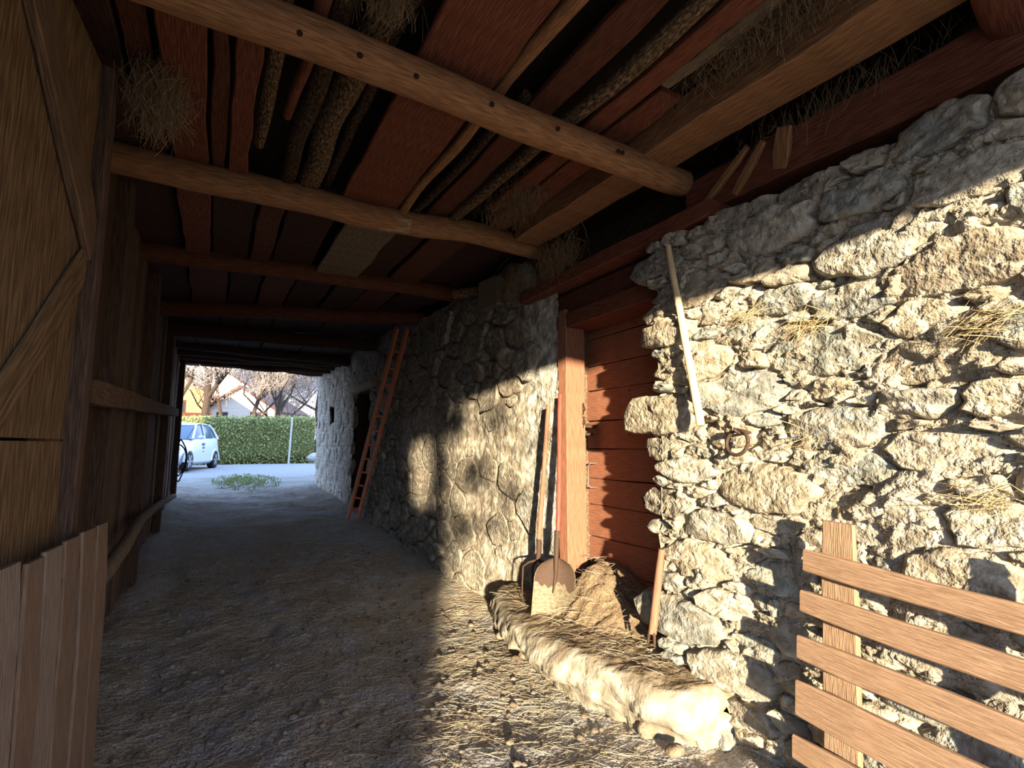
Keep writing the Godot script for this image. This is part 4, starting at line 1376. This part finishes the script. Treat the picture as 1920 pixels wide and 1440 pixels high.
func house(label: String, at: Vector3, w: float, d: float, hgt: float, m: String, turn: float) -> void:
	var o := thing("chalet", label, "house", at, "houses beyond the hedge")
	o.rotation.y = turn
	var b := MB.new()
	b.box(Vector3(-w / 2, -1.5, -d / 2), Vector3(w / 2, hgt, d / 2), 0.02)
	var gp := PackedVector3Array([Vector3(-w / 2, hgt, d / 2), Vector3(w / 2, hgt, d / 2), Vector3(0, hgt + w * 0.3, d / 2)])
	var gq := PackedVector3Array()
	for p in gp:
		gq.append(p + Vector3(0, 0, -d))
	b.loft([gq, gp], true)
	part("wall", b.done(M[m]), o)
	var rf := MB.new()
	for s in [-1.0, 1.0]:
		var e := Vector3(s * (w / 2 + 0.7), hgt - 0.42, 0)
		var t := Vector3(0, hgt + w * 0.3 + 0.12, 0)
		rf.bar(Vector3((e.x + t.x) / 2, (e.y + t.y) / 2, -d / 2 - 0.6), Vector3((e.x + t.x) / 2, (e.y + t.y) / 2, d / 2 + 0.6), (t - e).length(), 0.2, 0.01, (t - e).cross(Vector3(0, 0, 1)).normalized() * -s)
	part("roof", rf.done(M.roof_dark), o)
	for e in [[-0.28, 0.3], [0.22, 0.3], [-0.28, 0.72], [0.22, 0.72]]:
		var wb := MB.new()
		var cx: float = e[0] * w
		var cy: float = e[1] * hgt
		wb.box(Vector3(cx - 0.5, cy - 0.6, d / 2 - 0.02), Vector3(cx + 0.5, cy + 0.6, d / 2 + 0.05), 0.01)
		var f := part("window", wb.done(M.wood_deep), o)
		var pb := MB.new()
		pb.box(Vector3(cx - 0.4, cy - 0.5, d / 2), Vector3(cx + 0.4, cy + 0.5, d / 2 + 0.07), 0.01)
		part("pane", pb.done(M.window_glass), f)
	var bal := MB.new()
	bal.box(Vector3(-w / 2 - 0.1, hgt * 0.5 - 0.1, d / 2), Vector3(w / 2 + 0.1, hgt * 0.5, d / 2 + 0.9), 0.01)
	bal.box(Vector3(-w / 2 - 0.1, hgt * 0.5, d / 2 + 0.84), Vector3(w / 2 + 0.1, hgt * 0.5 + 0.55, d / 2 + 0.9), 0.01)
	part("balcony", bal.done(M.wood_deep), o)

func build_car() -> void:
	# small tall hatchback, nose towards the camera; local +z forward, x to its left
	var rear := Vector3(-0.65, 0, -22.2)
	var front := Vector3(-1.4, 0, -19.85)
	var c := thing("car", "small silver-white hatchback parked on the road by the hedge", "car", Vector3((rear.x + front.x) / 2, floor_y(-21.0) + 0.02, (rear.z + front.z) / 2))
	c.rotation.y = atan2(front.x - rear.x, front.z - rear.z)
	# body sections along the length: z, half width, sill, shoulder height
	var secs := [[1.82, 0.55, 0.32, 0.62], [1.74, 0.7, 0.24, 0.74], [1.5, 0.8, 0.2, 0.86], [1.1, 0.84, 0.19, 0.98], [0.7, 0.85, 0.19, 1.05], [0.0, 0.86, 0.19, 1.07], [-0.8, 0.86, 0.19, 1.08], [-1.4, 0.84, 0.2, 1.1], [-1.68, 0.78, 0.26, 1.06], [-1.76, 0.66, 0.36, 0.96]]
	var rings := []
	for s in secs:
		var z: float = s[0]
		var w: float = s[1]
		var lo: float = s[2]
		var hi: float = s[3]
		rings.append(PackedVector3Array([Vector3(w * 0.9, lo, z), Vector3(w, lo + 0.12, z), Vector3(w * 1.0, lerpf(lo, hi, 0.6), z), Vector3(w * 0.95, hi - 0.05, z), Vector3(w * 0.85, hi, z), Vector3(0, hi + 0.03, z), Vector3(-w * 0.85, hi, z), Vector3(-w * 0.95, hi - 0.05, z), Vector3(-w, lerpf(lo, hi, 0.6), z), Vector3(-w, lo + 0.12, z), Vector3(-w * 0.9, lo, z)]))
	rings.reverse()
	var b := MB.new()
	b.loft(rings)
	part("body", b.done(M.car_paint), c)
	# cabin: glass house with a painted roof
	var cab := [[0.98, 0.7, 1.02, 1.03], [0.25, 0.68, 1.05, 1.5], [-0.2, 0.67, 1.06, 1.56], [-1.0, 0.66, 1.07, 1.55], [-1.5, 0.62, 1.06, 1.4], [-1.72, 0.58, 1.02, 1.05]]
	var gr := []
	var rr := []
	for s in cab:
		var z: float = s[0]
		var w: float = s[1]
		var lo: float = s[2]
		var hi: float = s[3]
		gr.append(PackedVector3Array([Vector3(w + 0.1, lo, z), Vector3(lerpf(w + 0.1, w - 0.06, 1.0), hi, z), Vector3(-w + 0.06, hi, z), Vector3(-w - 0.1, lo, z)]))
		if z < 0.5 and z > -1.6:
			rr.append(PackedVector3Array([Vector3(w - 0.04, hi - 0.03, z), Vector3(w - 0.08, hi + 0.03, z), Vector3(0, hi + 0.055, z), Vector3(-w + 0.08, hi + 0.03, z), Vector3(-w + 0.04, hi - 0.03, z)]))
	gr.reverse()
	rr.reverse()
	var g := MB.new()
	g.loft(gr, true)
	part("windows", g.done(M.car_glass), c)
	var rb := MB.new()
	rb.loft(rr)
	part("roof", rb.done(M.car_paint), c)
	for s in [1.0, -1.0]:
		var pl := MB.new()
		pl.tube([Vector3(0.82 * s, 1.03, 0.95), Vector3(0.64 * s, 1.5, 0.24)], 0.035, 6)
		part("pillar", pl.done(M.car_paint), c)
		pl = MB.new()
		pl.tube([Vector3(0.78 * s, 1.06, -0.25), Vector3(0.63 * s, 1.53, -0.3)], 0.03, 6)
		part("pillar", pl.done(M.car_paint), c)
		pl = MB.new()
		pl.tube([Vector3(0.76 * s, 1.05, -1.62), Vector3(0.6 * s, 1.42, -1.46), Vector3(0.62 * s, 1.53, -1.05)], 0.05, 6)
		part("pillar", pl.done(M.car_paint), c)
		var mi := MB.new()
		mi.ball(Vector3(0.97 * s, 1.08, 0.68), Vector3(0.11, 0.07, 0.06), 10, 6)
		part("mirror", mi.done(M.car_paint), c)
		var hl := MB.new()
		hl.ball(Vector3(0.58 * s, 0.73, 1.62), Vector3(0.17, 0.11, 0.14), 12, 8)
		part("headlight", hl.done(M.lamp_glass), c)
		for z in [1.22, -1.2]:
			var wh := MB.new()
			var ra := []
			for e in [[0.64, 0.22], [0.66, 0.3], [0.7, 0.315], [0.82, 0.315], [0.865, 0.3], [0.875, 0.22]]:
				var ring := PackedVector3Array()
				for k in 20:
					var a := TAU * k / 20
					ring.append(Vector3(e[0] * s, 0.315 + e[1] * sin(a) * s, z - e[1] * cos(a)))
				ra.append(ring)
			wh.loft(ra)
			var wn := part("wheel", wh.done(M.rubber), c)
			var hc := MB.new()
			for k in 6:
				var a := TAU * k / 6
				hc.bar(Vector3(0.872 * s, 0.315, z), Vector3(0.872 * s, 0.315 + 0.21 * sin(a), z + 0.21 * cos(a)), 0.07, 0.03, 0.004, Vector3.RIGHT)
			part("hubcap", hc.done(M.chrome), wn)
			var ar := MB.new()
			var ap := []
			for k in 13:
				var a := PI * k / 12
				ap.append(Vector3(0.835 * s, 0.3 + 0.37 * sin(a), z + 0.37 * cos(a)))
			ar.tube(ap, 0.045, 6)
			part("wheel_arch", ar.done(M.car_paint), c)
	var bp := MB.new()
	bp.bar(Vector3(-0.62, 0.38, 1.8), Vector3(0.62, 0.38, 1.8), 0.12, 0.2, 0.03)
	part("bumper", bp.done(M.car_paint), c)
	var tl := MB.new()
	tl.ball(Vector3(0.72, 0.88, -1.66), Vector3(0.08, 0.16, 0.07), 10, 6)
	part("tail_light", tl.done(M.red_paint), c)
	# small print on the front door
	for e in [[0.1, 0.86, 0.09, 0.09], [-0.02, 0.86, 0.06, 0.09], [0.1, 0.74, 0.08, 0.06], [-0.01, 0.74, 0.07, 0.06], [0.05, 0.62, 0.16, 0.03]]:
		var pr := MB.new()
		pr.bar(Vector3(0.862, e[1], e[0] - e[2] / 2), Vector3(0.862, e[1], e[0] + e[2] / 2), 0.008, e[3], 0.001)
		part("print", pr.done(M.print), c)

# ------------------------------------------------------------------ straw and hay
func straw_mesh() -> ArrayMesh:
	# a bent stalk, one unit long, three-sided
	var mb := MB.new()
	var rings := []
	for e in [[-0.5, 0.0], [-0.15, 0.03], [0.2, 0.035], [0.5, 0.0]]:
		var ring := PackedVector3Array()
		for k in 3:
			var a := TAU * k / 3
			ring.append(Vector3(cos(a) * 0.5, sin(a) * 0.5, 0) * 0.02 + Vector3(0, e[1], e[0]))
		rings.append(ring)
	mb.loft(rings, false, false)
	return mb.done(M.straw)
func build_straw() -> void:
	var r := RandomNumberGenerator.new()
	r.seed = 314
	var xs := []
	var cs := []
	var tones := [Color(0.47, 0.4, 0.27), Color(0.4, 0.32, 0.2), Color(0.54, 0.49, 0.38), Color(0.32, 0.25, 0.17)]
	while xs.size() < 15000:
		var z := -1.5 - 12.0 * pow(r.randf(), 1.5)
		var x := r.randf_range(-0.5, 2.3)
		var dens := 0.22 + 0.9 * nf.get_noise_2d(x * 1.1 + 31.0, z * 1.1) + 0.45 * smoothstep(0.4, 1.9, x)
		if r.randf() > dens:
			continue
		if x > 1.75 and z > -4.0:
			if x > 1.95: continue
		var l := r.randf_range(0.04, 0.14)
		var b := Basis.from_euler(Vector3(r.randfn(0, 0.07), r.randfn(1.25, 0.75), 0)).scaled_local(Vector3(l * r.randf_range(0.45, 0.85), l * 0.7, l))
		xs.append(Transform3D(b, Vector3(x, dirt_y(x, z) + 0.002 + r.randf() * 0.006, z)))
		cs.append(tones[r.randi_range(0, 3)] * r.randf_range(0.8, 1.15))
	# on the doorstep and the heap
	for k in 420:
		var z := r.randf_range(-3.7, -2.0)
		var x := r.randf_range(1.95, 2.42)
		var f := smoothstep(2.02, 2.4, x) * lerpf(0.36, 0.0, smoothstep(-3.0, -2.2, z)) if z > -3.0 else 0.0
		var l := r.randf_range(0.04, 0.11)
		xs.append(Transform3D(Basis.from_euler(Vector3(r.randfn(0, 0.2), r.randfn(1.0, 0.9), 0)).scaled_local(Vector3(l, l, l)), Vector3(x, 0.322 + f, z)))
		cs.append(tones[r.randi_range(0, 3)])
	var o := spray("straw_litter", straw_mesh(), xs, cs, self)
	tag(o, "loose straw stalks scattered over the earth floor", "straw", "", "stuff")
	# clods and pebbles
	var px := []
	var pc := []
	var pm := MB.new()
	pm.ball(Vector3.ZERO, Vector3(1, 0.6, 0.8), 8, 5)
	for i in pm.v.size():
		pm.v[i] *= 1.0 + 0.4 * nf.get_noise_3dv(pm.v[i] * 1.3)
	for k in 1500:
		var z := r.randf_range(-7.0, -1.6)
		var x := r.randf_range(-0.45, 1.95)
		var s := 0.006 + 0.022 * pow(r.randf(), 3.0)
		px.append(Transform3D(Basis.from_euler(Vector3(0, r.randf_range(0, TAU), 0)).scaled(Vector3.ONE * s), Vector3(x, dirt_y(x, z) + s * 0.25, z)))
		pc.append(Color(0.3, 0.27, 0.23).lerp(Color(0.24, 0.18, 0.12), r.randf()))
	tag(spray("pebbles", pm.done(M.stone), px, pc, self), "small clods and pebbles in the earth floor", "pebbles", "", "stuff")
func build_hay() -> void:
	var r := RandomNumberGenerator.new()
	r.seed = 2718
	var tufts := [
		[Vector3(-0.3, 3.02, -2.72), Vector3(0.1, 0.14, 0.12), 900, "tuft of hay hanging at the plank wall side of the ceiling"],
		[Vector3(1.83, 3.12, -1.1), Vector3(0.09, 0.06, 0.45), 520, "hay poking down between the ceiling boards beside the heavy timber"],
		[Vector3(1.7, 3.08, -2.9), Vector3(0.16, 0.05, 0.35), 480, "hay caught between ceiling poles above the second crossbeam"],
		[Vector3(2.2, 2.86, -3.15), Vector3(0.08, 0.16, 0.3), 520, "hay hanging over the timber plate above the door"],
		[Vector3(2.25, 2.86, -3.85), Vector3(0.08, 0.16, 0.2), 360, "hay hanging beside the timber block"],
		[Vector3(0.45, 3.12, -1.75), Vector3(0.12, 0.03, 0.1), 160, "small wisp of hay under the bark-covered poles"],
		[Vector3(2.38, 3.0, -1.2), Vector3(0.08, 0.1, 0.5), 260, "dark hay stuffed over the head of the stone wall"],
	]
	var sm := straw_mesh()
	for t in tufts:
		var xs := []
		var cs := []
		for k in t[2] * 2:
			var p := Vector3(r.randfn(0, 0.5) * t[1].x, r.randfn(0, 0.5) * t[1].y, r.randfn(0, 0.5) * t[1].z)
			var l := r.randf_range(0.05, 0.16)
			xs.append(Transform3D(Basis.from_euler(Vector3(r.randfn(1.35, 0.45), r.randf_range(0, TAU), 0)).scaled_local(Vector3(l * 0.4, l, l)), p))
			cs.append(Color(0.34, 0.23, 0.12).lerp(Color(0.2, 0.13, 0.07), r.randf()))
		var o := spray("hay_tuft", sm, xs, cs, self)
		o.position = t[0]
		tag(o, t[3], "hay", "", "stuff")
	# straws stuck in the joints of the stone wall
	var wx := []
	var wc := []
	for s in [[1510, 610, 60], [1850, 600, 70], [1860, 940, 60], [1400, 590, 40], [1290, 570, 25], [1500, 820, 20]]:
		var c := on_x(s[0], s[1], 2.22)
		for k in s[2]:
			var l := r.randf_range(0.05, 0.15)
			wx.append(Transform3D(Basis.from_euler(Vector3(r.randfn(-0.3, 0.5), r.randfn(0.0, 0.35), 0)).scaled_local(Vector3(l * 0.6, l, l)), c + Vector3(r.randfn(0, 0.015), r.randfn(0, 0.025), r.randfn(0, 0.06))))
			wc.append(Color(0.5, 0.36, 0.18))
	tag(spray("wall_straw", sm, wx, wc, self), "wisps of dry straw caught in the joints of the stone wall", "straw", "", "stuff")
